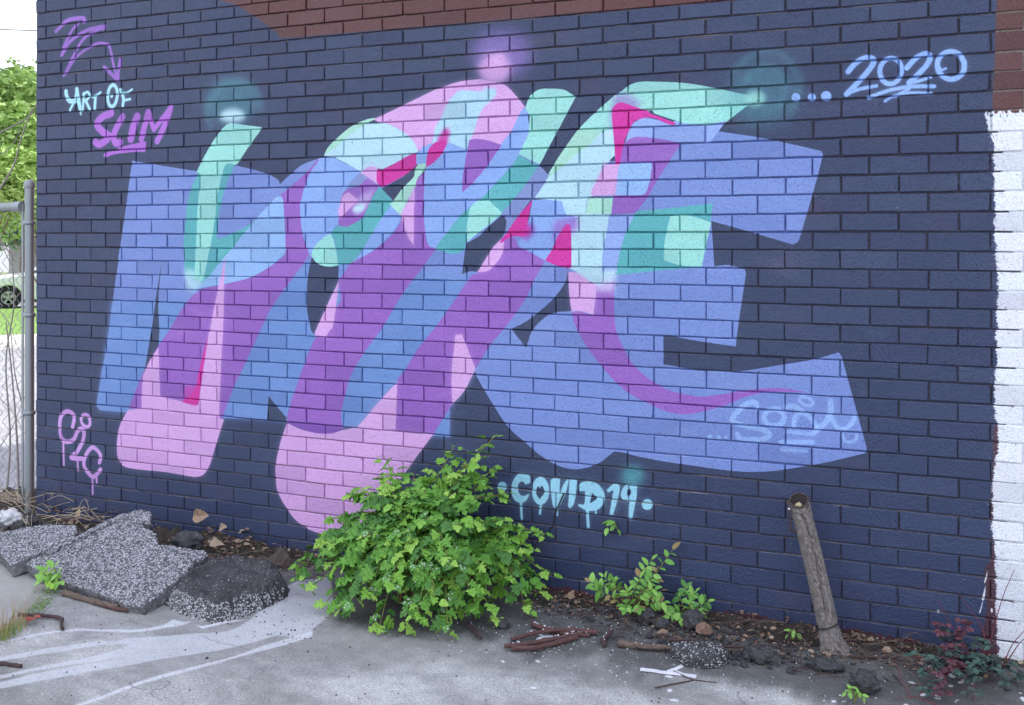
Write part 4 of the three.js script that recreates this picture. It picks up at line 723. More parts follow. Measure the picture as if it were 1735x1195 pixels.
function leafTex(r, g, b, splash) {
  const c = canvas(128, 128), x = c.getContext('2d'); x.fillStyle = css([r, g, b]); x.fillRect(0, 0, 128, 128);
  for (let i = 0; i < 500; i++) { const k = R(0.82, 1.16); x.fillStyle = css([r * k, g * k, b * k], 0.5); x.fillRect(R(0, 128), R(0, 128), R(2, 8), R(2, 8)); }
  x.strokeStyle = css([r * 1.35 + 14, g * 1.2 + 12, b * 1.3 + 10], 0.75); x.lineWidth = 2.2; x.beginPath(); x.moveTo(64, 128); x.lineTo(64, 0);
  for (let i = 0; i < 5; i++) for (const s of [-1, 1]) { x.moveTo(64, 122 - i * 24); x.quadraticCurveTo(64 + s * 24, 108 - i * 24, 64 + s * 50, 84 - i * 24); } x.stroke();
  if (splash) for (let i = 0; i < splash; i++) { x.fillStyle = 'rgb(236,240,246)'; x.beginPath(); x.ellipse(R(34, 94), R(20, 110), R(2, 9), R(2, 6), R(0, 3), 0, 7); x.fill(); }
  return texture(c);
}
const leafMat = (r, g, b, sp) => std({ map: leafTex(r, g, b, sp), side: THREE.DoubleSide, roughness: 0.62 });
const bushMats = [leafMat(90, 144, 50), leafMat(112, 164, 58), leafMat(66, 116, 46), leafMat(132, 176, 72), leafMat(84, 138, 54, 11)];
function leafMatrix(pos, dir, up, size, roll) {
  const y = dir.clone().normalize(), z = up.clone().addScaledVector(y, -up.dot(y)).normalize(), x = y.clone().cross(z);
  const m = new THREE.Matrix4().makeBasis(x, y, z).multiply(new THREE.Matrix4().makeRotationY(roll)).scale(V(size, size, size)).setPosition(pos); return m;
}
function leafMesh(name, geo, mat, m, parent) { const o = part(name, geo, mat, parent); m.decompose(o.position, o.quaternion, o.scale); return o; }
const stemMat = std({ color: hex(118, 124, 62), roughness: 0.8 }), woodyMat = std({ color: hex(120, 98, 70), roughness: 0.9 });
{
  const bush = thing('leafy_bush', 'bushy green shrub with lobed leaves and white paint flecks at the mural foot', 'bush', [2.5, 0, 0.27]);
  const tips = [[1982, 59, 450], [1866, 48, 300], [2143, 92, 600], [1987, 250, 200], [2009, 215, 300], [2044, 358, 150], [2135, 391, 200], [2203, 526, 120], [2264, 478, 200], [2363, 476, 150], [2500, 449, 300], [2532, 592, 100], [2611, 547, 150], [2718, 652, 80], [2721, 523, 100], [2779, 420, 100], [2792, 338, 200], [2927, 257, 60], [2891, 204, 100], [2960, 100, 80], [2950, 28, 120], [2949, 29, 300], [2866, 24, 420], [2769, 30, 620], [2615, 32, 650], [2503, 7, 670], [2291, 29, 620], [2211, 33, 600], [2231, 279, 400], [2424, 360, 450], [2608, 393, 500], [2733, 372, 450], [2461, 247, 600], [2640, 262, 650], [2759, 284, 600], [2831, 228, 450], [2272, 186, 550], [2458, 139, 680], [2763, 167, 700], [2830, 149, 550], [2862, 142, 300], [2844, 226, 200], [2350, 300, 540], [2540, 330, 560], [2300, 420, 280], [2640, 450, 300], [2100, 130, 420], [2150, 240, 480], [2560, 200, 690], [2380, 90, 690], [2680, 90, 700]];
  const leaves = [];
  tips.forEach(([x, y, z], i) => {
    const T = V(x / 1000 - 2.5, y / 1000, z / 1000 - 0.27), root = V(R(-0.12, 0.12), 0, R(-0.08, 0.08));
    const mid = root.clone().lerp(T, 0.5).add(V(R(-0.04, 0.04), 0.10 + 0.12 * (1 - y / 700) + R(-0.02, 0.04), R(-0.04, 0.05)));
    mid.z = Math.max(mid.z, -0.2);
    const cv = new THREE.CatmullRomCurve3([root, mid, T]);
    part('stem', tube([root, mid, T], (t) => lerp(0.0055, 0.0014, t), 12, 5), i % 3 ? stemMat : woodyMat, bush);
    const tall = y > 450 || (x > 2900 && y > 150), n = tall ? 20 : 27;
    for (let j = 0; j < n; j++) {
      const t = lerp(tall ? 0.4 : 0.34, 1, (j + R(0, 0.8)) / n), p = cv.getPoint(Math.min(1, t)), tan = cv.getTangent(Math.min(1, t));
      const a = j * 2.4 + R(-0.5, 0.5), side = V(Math.cos(a), R(-0.1, 0.35), Math.sin(a));
      const dir = side.addScaledVector(tan, 0.45).add(V(0, -0.25, 0.12)).normalize();
      const size = R(0.034, 0.076) * lerp(1, 0.5, Math.pow(t, 6)) * (tall ? lerp(1.2, 0.78, t) : 1);
      const pos = p.clone().addScaledVector(dir, R(0.008, 0.03));
      pos.z = Math.max(pos.z, -0.245); pos.y = Math.max(pos.y, 0.015);
      const up = V(R(-0.8, 0.7), 1, R(-0.4, 1.1)).normalize();
      leaves.push({ pos, dir, up, size, t, tall, roll: R(-0.5, 0.5) });
    }
  });
  for (let i = 0; i < 130; i++) {                                // the leaves that fill the body
    const a = R(0, 6.28), h = Math.pow(rnd(), 0.8), rr = Math.sqrt(rnd()) * (1 - 0.55 * h);
    const pos = V(Math.cos(a) * rr * 0.42, 0.03 + h * 0.4, 0.08 + Math.sin(a) * rr * 0.34); pos.z = Math.max(pos.z, -0.22);
    leaves.push({ pos, dir: V(Math.cos(a) * R(0.4, 1), R(-0.5, 0.25), Math.sin(a) + 0.2), up: V(R(-0.5, 0.5), 1, R(0, 0.9)), size: R(0.045, 0.08), t: 0.2, roll: R(-0.6, 0.6) });
  }
  const eye = V(1.967, 1.463, 3.68);
  for (const l of leaves) { l.m = leafMatrix(l.pos, l.dir, l.up, l.size, l.roll); l.rank = -l.pos.distanceTo(eye) + l.size * 4 + l.t * 0.2 + (l.pos.y > 0.36 ? 0.35 : 0); const q = rnd(); l.k = l.tall && l.t > 0.55 ? (q < 0.45 ? 1 : q < 0.75 ? 3 : 0) : l.t > 0.9 ? (q < 0.6 ? 3 : 1) : q < 0.4 ? 0 : q < 0.58 ? 1 : q < 0.94 ? 2 : 3; if (Math.abs(l.pos.x + 0.03) < 0.3 && l.pos.z > 0.12 && rnd() < 0.16) l.k = 4; l.g = (rnd() * 5) | 0; }
  leaves.sort((a, b) => b.rank - a.rank);
  leaves.slice(0, 300).forEach((l) => leafMesh('leaf', lobedGeos[l.g], bushMats[l.k], l.m, bush));
  for (let k = 0; k < 5; k++) { const L = leaves.slice(300).filter((l) => l.k === k); if (L.length) stuff(part('foliage', merge(L.map((l) => lobedGeos[l.g].clone().applyMatrix4(l.m))), bushMats[k], bush)); }
}
// a weed with small oval leaves along its stems
function weed(label, pos, stems, mats, size, n, group, name = 'weed') {
  const o = thing(name, label, 'weed', pos, group), P = V(...pos);
  for (const [x, y, z] of stems) {
    const T = V(x, y, z).sub(P), root = V(R(-0.015, 0.015), 0, R(-0.012, 0.012)), mid = root.clone().lerp(T, 0.55).add(V(R(-0.015, 0.015), 0.025, R(-0.01, 0.02)));
    const cv = new THREE.CatmullRomCurve3([root, mid, T]);
    part('stem', tube([root, mid, T], (t) => lerp(0.0026, 0.0009, t), 8, 4), stemMat, o);
    for (let j = 0; j < n; j++) {
      const t = Math.min(1, lerp(0.35, 1, j / (n - 1))), p = cv.getPoint(t), tan = cv.getTangent(t), s = j % 2 ? 1 : -1, side = tan.clone().cross(V(0.2, 0.3, 1)).normalize().multiplyScalar(s);
      const dir = j === n - 1 ? tan.clone() : side.addScaledVector(tan, 0.5).add(V(R(-0.2, 0.2), R(-0.15, 0.25), R(0, 0.35)));
      leafMesh('leaf', ovalGeos[(rnd() * 3) | 0], mats[(rnd() * mats.length) | 0], leafMatrix(p, dir, V(R(-0.4, 0.2), 1, R(0.1, 0.9)), size * R(0.7, 1.25), R(-0.4, 0.4)), o);
    }
  }
  return o;
}
const g1 = leafMat(92, 146, 58), g2 = leafMat(120, 170, 76), g3 = leafMat(70, 120, 52), gb = leafMat(126, 112, 70);
weed('leafy weed with oval leaves and brownish tips against the wall between bush and stump', [3.31, 0.01, 0.13], [[3.158, 0.133, 0.18], [3.185, 0.11, 0.2], [3.206, 0.151, 0.16], [3.244, 0.135, 0.15], [3.376, 0.215, 0.08], [3.45, 0.255, 0.05], [3.407, 0.13, 0.15], [3.442, 0.084, 0.15], [3.306, 0.05, 0.2], [3.36, 0.06, 0.2], [3.34, 0.15, 0.12], [3.39, 0.17, 0.1], [3.30, 0.11, 0.16], [3.42, 0.11, 0.11]], [g1, g1, g2, g2, gb], 0.034, 9);
weed('low green weed just right of the leafy one, at the foot of the wall', [3.53, 0.005, 0.1], [[3.473, 0.085, 0.06], [3.50, 0.12, 0.06], [3.462, 0.03, 0.14], [3.595, 0.083, 0.08], [3.565, 0.04, 0.12], [3.532, 0.08, 0.1], [3.505, 0.03, 0.14], [3.58, 0.05, 0.13], [3.545, 0.11, 0.07]], [g1, g2, g3], 0.032, 7);
weed('small sprig of green leaves growing out of a mortar joint above the weeds', [3.2, 0.292, -0.004], [[3.205, 0.318, 0.025], [3.18, 0.303, 0.03], [3.22, 0.30, 0.025]], [g2, g1], 0.034, 3);
weed('bright green seedling growing at the front edge of the big asphalt slab', [1.03, 0.0, 0.80], [[1.0, 0.085, 0.815], [1.04, 0.10, 0.81], [1.075, 0.085, 0.82], [1.01, 0.05, 0.84], [1.06, 0.05, 0.84], [1.09, 0.055, 0.825], [0.975, 0.06, 0.82]], [g2, leafMat(134, 184, 60)], 0.036, 5);
weed('tiny green weed in the asphalt seam beside the white splashed black lump', [4.16, 0, 0.55], [[4.14, 0.03, 0.56], [4.17, 0.035, 0.55], [4.19, 0.025, 0.56]], [g2], 0.022, 4);
weed('yellowish sprout in the litter just left of the stump foot', [3.91, 0.01, 0.14], [[3.9, 0.03, 0.15], [3.93, 0.035, 0.14]], [g2], 0.022, 3);
// the dark red and green creeper in the near right corner
{
  const o = thing('creeper', 'sprawling creeper with dark green and dark red leaves where the white paint begins', 'creeper', [4.5, 0, 0.2]);
  const cm = [leafMat(46, 64, 58), leafMat(56, 84, 74), leafMat(76, 44, 54), leafMat(90, 50, 60), leafMat(38, 50, 48)], red = std({ color: hex(110, 46, 58), roughness: 0.8 });
  const ends = [[4.322, 0.07, 0.3], [4.351, 0.045, 0.35], [4.401, 0.075, 0.2], [4.422, 0.05, 0.35], [4.474, 0.06, 0.4], [4.527, 0.065, 0.25], [4.599, 0.03, 0.2], [4.66, 0.02, 0.2], [4.507, 0.03, 0.45], [4.407, 0.03, 0.48], [4.35, 0.02, 0.46], [4.6, 0.03, 0.36], [4.45, 0.1, 0.12], [4.55, 0.09, 0.14], [4.39, 0.13, 0.12], [4.49, 0.15, 0.11]];
  const P = V(4.5, 0, 0.2);
  ends.forEach((e, i) => {
    const T = V(...e).sub(P), root = V(R(-0.06, 0.06), 0, R(-0.06, 0.02)), mid = root.clone().lerp(T, 0.5).add(V(0, 0.04, 0.01)), cv = new THREE.CatmullRomCurve3([root, mid, T]);
    part('stem', tube([root, mid, T], 0.0018, 8, 4), red, o);
    for (let j = 0; j < 13; j++) {
      const t = lerp(0.15, 1, j / 12), p = cv.getPoint(t).add(V(R(-0.02, 0.02), R(0, 0.02), R(-0.02, 0.02))), a0 = R(0, 6.28), mat = cm[i % 6 === 3 || (e[0] > 4.38 && e[0] < 4.46 && rnd() < 0.4) ? 2 + ((rnd() * 2) | 0) : [0, 1, 4][(rnd() * 3) | 0]];
      const G = []; for (let q = 0; q < 5; q++) { const a = a0 + (q - 2) * 0.75; G.push(ovalGeos[q % 3].clone().applyMatrix4(leafMatrix(V(0, 0, 0), V(Math.cos(a), R(-0.3, 0.2), Math.sin(a)), V(R(-0.2, 0.2), 1, R(0, 0.6)), R(0.013, 0.027), R(-0.4, 0.4)))); }
      const m = part('leaf', merge(G), mat, o); m.position.copy(p);
    }
  });
  const bare = (a) => part('bare_stem', tube(a.map((q) => V(...q).sub(P)), (t) => lerp(0.0022, 0.0008, t), 10, 4), red, o);
  bare([[4.545, 0.02, 0.12], [4.575, 0.15, 0.11], [4.605, 0.26, 0.1], [4.637, 0.345, 0.1]]); bare([[4.55, 0.03, 0.12], [4.54, 0.12, 0.08], [4.47, 0.22, 0.06]]); bare([[4.52, 0.03, 0.12], [4.45, 0.10, 0.06], [4.40, 0.19, 0.05]]); bare([[4.6, 0.03, 0.14], [4.63, 0.1, 0.12], [4.68, 0.16, 0.1]]); bare([[4.61, 0.05, 0.16], [4.66, 0.13, 0.15], [4.7, 0.15, 0.14]]);
  bare([[4.42, 0.01, 0.5], [4.33, 0.035, 0.52], [4.28, 0.03, 0.55]]); bare([[4.33, 0.03, 0.52], [4.3, 0.06, 0.47], [4.28, 0.1, 0.44]]);
}

// ---------- dry litter, twigs and sticks ----------
const barkTex = (r, g, b) => texture(pixels(256, 256, (x, y) => { const a = 1 + 0.3 * tn(x, y * 0.25, 40, 3) + 0.22 * tn(x, y, 60, 9) + 0.15 * tn(x, y, 14, 2); return [r * a, g * a, b * a]; }), true, [1, 4]);
const stickMats = [std({ map: barkTex(88, 62, 60) }), std({ map: barkTex(98, 84, 76) }), std({ map: barkTex(70, 54, 54) }), std({ map: barkTex(176, 160, 138) })];
function stick(label, pts, r0, r1, m, bits) {
  const o = thing('stick', label, 'stick', pts[0], null), P = V(...pts[0]);
  part('bark', tube(pts.map((q) => V(...q).sub(P)), (t) => lerp(r0, r1, t) * 0.8, 30, 9, 0.3, pts[0][0] * 9), stickMats[m], o);
  if (bits) { const cv = new THREE.CatmullRomCurve3(pts.map((q) => V(...q))), L = []; for (let i = 0; i < bits; i++) { const q = cv.getPoint(R(0.05, 0.95)); L.push([q.x - P.x + R(-0.003, 0.003), q.y - P.y + lerp(r0, r1, 0.5) * 0.9, q.z - P.z + R(-0.004, 0.004), R(0.002, 0.0045)]); } pebbles(L, paleStone, o, 'paint_fleck'); }
}
stick('reddish stick, front piece of the pile left of centre, with pale lichen on top', [[2.99, 0.014, 0.615], [3.06, 0.014, 0.56], [3.13, 0.016, 0.485], [3.19, 0.014, 0.41]], 0.01, 0.012, 0, 16);
stick('smooth reddish stick in front of the pile, bowed towards the yard', [[3.015, 0.011, 0.615], [3.09, 0.011, 0.575], [3.15, 0.012, 0.5], [3.195, 0.012, 0.43]], 0.011, 0.011, 0, 0);
stick('long reddish stick lying across the middle of the pile', [[2.985, 0.012, 0.545], [3.06, 0.02, 0.46], [3.15, 0.022, 0.4], [3.25, 0.014, 0.365]], 0.009, 0.011, 0, 4);
stick('thick stick flecked with white paint at the back of the pile', [[3.0, 0.016, 0.39], [3.08, 0.014, 0.41], [3.16, 0.012, 0.41], [3.23, 0.01, 0.39]], 0.013, 0.009, 0, 26);
stick('short stub of wood beside the right end of the stick pile', [[3.31, 0.012, 0.46], [3.29, 0.014, 0.41], [3.3, 0.02, 0.36], [3.29, 0.026, 0.325]], 0.014, 0.01, 2, 8);
stick('short brown stick end poking out from under the bush', [[2.77, 0.012, 0.47], [2.82, 0.012, 0.52], [2.875, 0.01, 0.57]], 0.008, 0.009, 2, 0);
stick('long weathered branch lying in front of the weeds, split and pale', [[3.35, 0.014, 0.43], [3.46, 0.016, 0.42], [3.58, 0.02, 0.39], [3.76, 0.02, 0.33]], 0.016, 0.007, 1, 12);
stick('thin dark twig behind the flat black chunk', [[3.52, 0.03, 0.37], [3.62, 0.04, 0.36], [3.7, 0.035, 0.36], [3.83, 0.03, 0.30]], 0.006, 0.004, 2, 0);
stick('rotten stick wedged under the front edge of the big asphalt slab', [[1.12, 0.014, 0.83], [1.25, 0.013, 0.845], [1.36, 0.014, 0.86], [1.44, 0.012, 0.862]], 0.017, 0.013, 1, 0);
stick('orange brown stick end under the tip of the big asphalt slab', [[1.38, 0.01, 0.868], [1.44, 0.01, 0.872], [1.5, 0.01, 0.868]], 0.008, 0.009, 0, 0);
stick('bent brown twig lying on the asphalt beside the grassy seam', [[1.145, 0.01, 1.07], [1.22, 0.011, 1.05], [1.30, 0.012, 1.035], [1.345, 0.012, 1.045], [1.365, 0.011, 1.07], [1.415, 0.01, 1.11]], 0.009, 0.008, 2, 0);
stick('piece of twig cut off by the left edge of the picture', [[1.39, 0.008, 1.44], [1.463, 0.008, 1.42], [1.55, 0.008, 1.41]], 0.008, 0.008, 2, 0);
stick('thin grey twig lying across the end of the white painted lath', [[3.59, 0.012, 0.575], [3.66, 0.006, 0.6], [3.74, 0.004, 0.588]], 0.0025, 0.0015, 2, 0);
stick('fine dark twig pointing at the camera below the white lath', [[3.563, 0.004, 0.709], [3.61, 0.005, 0.66], [3.664, 0.004, 0.603]], 0.003, 0.0025, 2, 0);
stick('forked grey twig in front of the stump foot', [[4.12, 0.01, 0.21], [4.19, 0.014, 0.2], [4.27, 0.012, 0.16]], 0.006, 0.004, 2, 0);
{
  const a = V(3.481, 0.008, 0.597), b = V(3.667, 0.008, 0.577), d = b.clone().sub(a), L = d.length();
  const g = new THREE.BoxGeometry(L, 0.006, 0.012, 8, 1, 1), q = g.attributes.position; for (let i = 0; i < q.count; i++) q.setY(i, q.getY(i) + 0.0015 * n2(q.getX(i) * 30, 4));
  const o = part('wooden_lath', g, std({ color: hex(226, 226, 236), roughness: 0.7 }), scene); o.position.copy(a.clone().add(b).multiplyScalar(0.5)); o.rotation.y = -Math.atan2(d.z, d.x); tag(o, 'thin white painted lath lying on the asphalt before the black chunk', 'lath');
}
// countless leaf scraps, stalks and chips along the wall
const dry = [[136, 114, 94], [96, 76, 64], [146, 130, 110], [66, 56, 50], [116, 92, 76]].map((c) => leafMat(...c));
{
  const geos = [[], [], [], [], []], spots = [];
  const scatter = (n, x0, x1, deep, yTop, big) => { for (let i = 0; i < n; i++) { const x = R(x0, x1), f = Math.pow(rnd(), 1.3), z = 0.005 + f * deep; spots.push([x, z, yTop * (1 - f) * R(0.2, 1), big]); } };
  scatter(700, 0.98, 1.95, 0.26, 0.06, 1); scatter(200, 1.15, 1.45, 0.2, 0.1, 1.3); scatter(420, 2.85, 3.3, 0.2, 0.025, 0.8); scatter(900, 3.25, 4.15, 0.3, 0.045, 0.9); scatter(380, 4.05, 4.4, 0.22, 0.03, 0.9); scatter(260, 4.4, 5.2, 0.2, 0.025, 0.9); scatter(350, 0.05, 0.9, 0.25, 0.08, 1.2);
  for (const [x, z, y, b] of spots) {
    const k = (rnd() * 5) | 0, a = R(0, 6.28), thin2 = rnd() < 0.45;
    const m = leafMatrix(V(x, Math.max(0.006, y), z), V(Math.cos(a), R(-0.25, 0.35), Math.sin(a)), V(R(-0.6, 0.6), 1, R(-0.6, 0.6)), R(0.007, 0.027) * b, R(-1, 1));
    const g = ovalGeos[(rnd() * 3) | 0].clone(); if (thin2) g.scale(0.22, 1.2, 0.5); g.applyMatrix4(m); geos[k].push(g);
  }
  const o = thing('leaf_litter', 'dry brown leaf scraps and stalks drifted along the foot of the wall', 'leaf litter'); o.userData.kind = 'stuff';
  geos.forEach((L, i) => stuff(part('litter', merge(L), dry[i], o)));
  const tw = []; for (let i = 0; i < 170; i++) { const x = rnd() < 0.75 ? R(3.0, 4.35) : R(1.0, 2.0), z = R(0.06, x > 3 ? 0.42 : 0.25), a = R(0, 6.28), L = R(0.02, 0.09), y = R(0.004, 0.02); tw.push(tube([V(x, y, z), V(x + Math.cos(a) * L * 0.5, y + R(0, 0.008), z + Math.sin(a) * L * 0.5 + R(-0.006, 0.006)), V(x + Math.cos(a) * L, y, z + Math.sin(a) * L)], R(0.0008, 0.0028), 5, 5)); }
  stuff(part('twig_scraps', merge(tw), stickMats[2], o));
  const rub = []; for (let i = 0; i < 420; i++) { const u = rnd() + rnd() - 1, x = rnd() < 0.7 ? 3.68 + u * 0.38 : R(2.95, 4.5), z = 0.06 + Math.pow(rnd(), 1.3) * (Math.abs(x - 3.68) < 0.35 ? 0.36 : 0.2); rub.push([x, 0.004, z, R(0.003, 0.011) * (rnd() < 0.1 ? 1.9 : 1)]); }
  pebbles(rub, darkStone, o, 'rubble');
  const hs = []; for (let i = 0; i < 90; i++) { const x = R(-0.4, 0.45), z = R(-0.1, 0.3), y = R(0.05, 0.13), a = R(-1.2, 1.2), L = R(0.06, 0.26); hs.push(tube([V(x, y, z), V(x + Math.cos(a) * L * 0.5, y + R(0, 0.03), z + Math.sin(a) * L * 0.5), V(x + Math.cos(a) * L, Math.max(0.02, y + R(-0.06, 0.02)), z + Math.sin(a) * L)], R(0.0008, 0.0022), 5, 5)); }
  stuff(part('straw', merge(hs), stickMats[3], o));
  const st = []; for (let i = 0; i < 150; i++) { const w = rnd(), x = w < 0.45 ? R(-0.45, 0.6) : w < 0.7 ? R(3.4, 4.3) : R(1.0, 1.9), a = R(-0.9, 0.9), L = R(0.05, w < 0.45 ? 0.3 : 0.13), y = x < 0.7 ? R(0.04, 0.16) : R(0.012, 0.045), z = x < 0.7 ? R(-0.12, 0.26) : R(0.03, 0.3); st.push(tube([V(x, y, z), V(x + Math.cos(a) * L * 0.5, y + R(-0.01, 0.03), z + Math.sin(a) * L * 0.5), V(x + Math.cos(a) * L, Math.max(0.01, y + R(-0.05, 0.03)), z + Math.sin(a) * L)], R(0.0006, 0.0019), 5, 4)); }
  stuff(part('dry_stalks', merge(st), stickMats[1], o));
}
// the big dry leaves that stand out
[[[1.26, 0.19, 0.22], [0.75, 0.15, 0.2], [-0.3, 0.5, 1], 0.1, 0, 'large curled brown leaf standing on edge behind the big asphalt slab'], [[1.42, 0.1, 0.3], [1, 0.25, -0.6], [0.1, 1, 0.3], 0.075, 2, 'tan dry leaf between the small slab and the dark lump'], [[1.66, 0.05, 0.17], [1, -0.1, 0.25], [-0.1, 1, 0.5], 0.13, 3, 'dark folded leaf behind the dark asphalt lump'], [[0.62, 0.13, 0.28], [0.1, 1, 0], [0, 0.2, 1], 0.05, 2, 'pale round leaf upright behind the flat slab'], [[3.04, 0.02, 0.09], [0.3, 0.75, -0.1], [-0.2, 0.3, 1], 0.045, 0, 'brown leaf standing against the wall right of the bush'], [[3.58, 0.02, 0.22], [0.7, 0.15, -0.4], [0, 1, 0.4], 0.09, 4, 'long reddish dry leaf at the foot of the low weed'], [[3.49, 0.015, 0.26], [-0.8, 0.1, 0.4], [0, 1, 0.3], 0.06, 0, 'crumpled brown leaf beside the long reddish one'], [[0.96, 0.03, 0.75], [1, 0, 0.5], [0, 1, 0.2], 0.05, 2, 'tan leaf scrap at the left foot of the big slab'], [[4.22, 0.015, 0.11], [1, 0.1, 0.2], [0, 1, 0.4], 0.04, 2, 'straw coloured leaf just right of the stump foot'], [[1.36, 0.13, 0.16], [0.6, 0.3, 0.3], [-0.4, 0.6, 0.7], 0.06, 2, 'pale shredded leaf in the heap behind the small slab']].forEach(([p, d, u, s, k, l]) => {
  const g = leafGeo(oval, 0.5, 0.35, 1.35, 0.1, p[0]); const o = part('dry_leaf', g, dry[k], scene); leafMatrix(V(...p), V(...d), V(...u), s * 0.8, 0.2).decompose(o.position, o.quaternion, o.scale); tag(o, l, 'dry leaf', 'dry leaves lying along the wall');
});
// grass in the seam on the left
{
  const gm = std({ color: hex(112, 146, 62), side: THREE.DoubleSide }), ym = std({ color: hex(168, 140, 104), side: THREE.DoubleSide });
  const blade = (x, z, h, a, lean, w) => { const q = []; const n = 5; for (let i = 0; i < n; i++) for (const t of [[i, 0], [i, 1], [i + 1, 1], [i, 0], [i + 1, 1], [i + 1, 0]]) { const s = t[0] / n, ww = w * (1 - s) * (t[1] ? 1 : -1), b = lean * s * s; q.push(x + Math.cos(a) * b - Math.sin(a) * ww, h * s * (1 - 0.25 * s), z + Math.sin(a) * b + Math.cos(a) * ww); } const g = new THREE.BufferGeometry(); g.setAttribute('position', new THREE.Float32BufferAttribute(q, 3)); g.setAttribute('uv', new THREE.Float32BufferAttribute(new Array((q.length / 3) * 2).fill(0), 2)); g.computeVertexNormals(); return g; };
  const A = [], B = [], at = (t) => t < 0.55 ? [lerp(0.961, 1.175, t / 0.55), lerp(0.70, 1.018, t / 0.55)] : [lerp(1.175, 1.29, (t - 0.55) / 0.45), lerp(1.018, 1.30, (t - 0.55) / 0.45)];
  for (let i = 0; i < 520; i++) { const t = rnd(), [x, z] = at(t); A.push(blade(x + R(-0.035, 0.035), z + R(-0.03, 0.03), R(0.006, t > 0.8 ? 0.07 : 0.024), R(0, 6.28), R(0.004, 0.05), R(0.001, 0.0025))); }
  for (let i = 0; i < 130; i++) { const [x, z] = at(R(0.72, 1)); B.push(blade(x + R(-0.06, 0.03), z + R(-0.05, 0.05), R(0.05, 0.17), R(0, 6.28), R(0.01, 0.07), R(0.0006, 0.0014))); }
  const o = thing('seam_grass', 'short green and dry grass growing in the seam of the asphalt', 'grass'); o.userData.kind = 'stuff';
  stuff(part('green_blades', merge(A), gm, o)); stuff(part('dry_blades', merge(B), ym, o));
  const w = thing('grass_tuft', 'long green grass stalk arching over the bent twig', 'grass', [1.24, 0, 1.2]);
  for (const [h, a, le] of [[0.2, -1.1, 0.12], [0.15, 0.1, 0.1], [0.1, 0.5, 0.14]]) part('blade', blade(0, 0, h, a, le, 0.0035), gm, w);
  const rl = part('red_leaf', merge([0, 1.4, 2.9, 4.2].map((a, i) => ovalGeos[i % 3].clone().applyMatrix4(leafMatrix(V(0.01 * i, 0.01, 0.012 * i), V(Math.cos(a), 0.1, Math.sin(a)), V(0, 1, 0.3), 0.035, 0)))), leafMat(140, 66, 50), scene); rl.position.set(1.235, 0.01, 1.08); tag(rl, 'rusty red leaf cluster beside the bent twig', 'dry leaf');
}

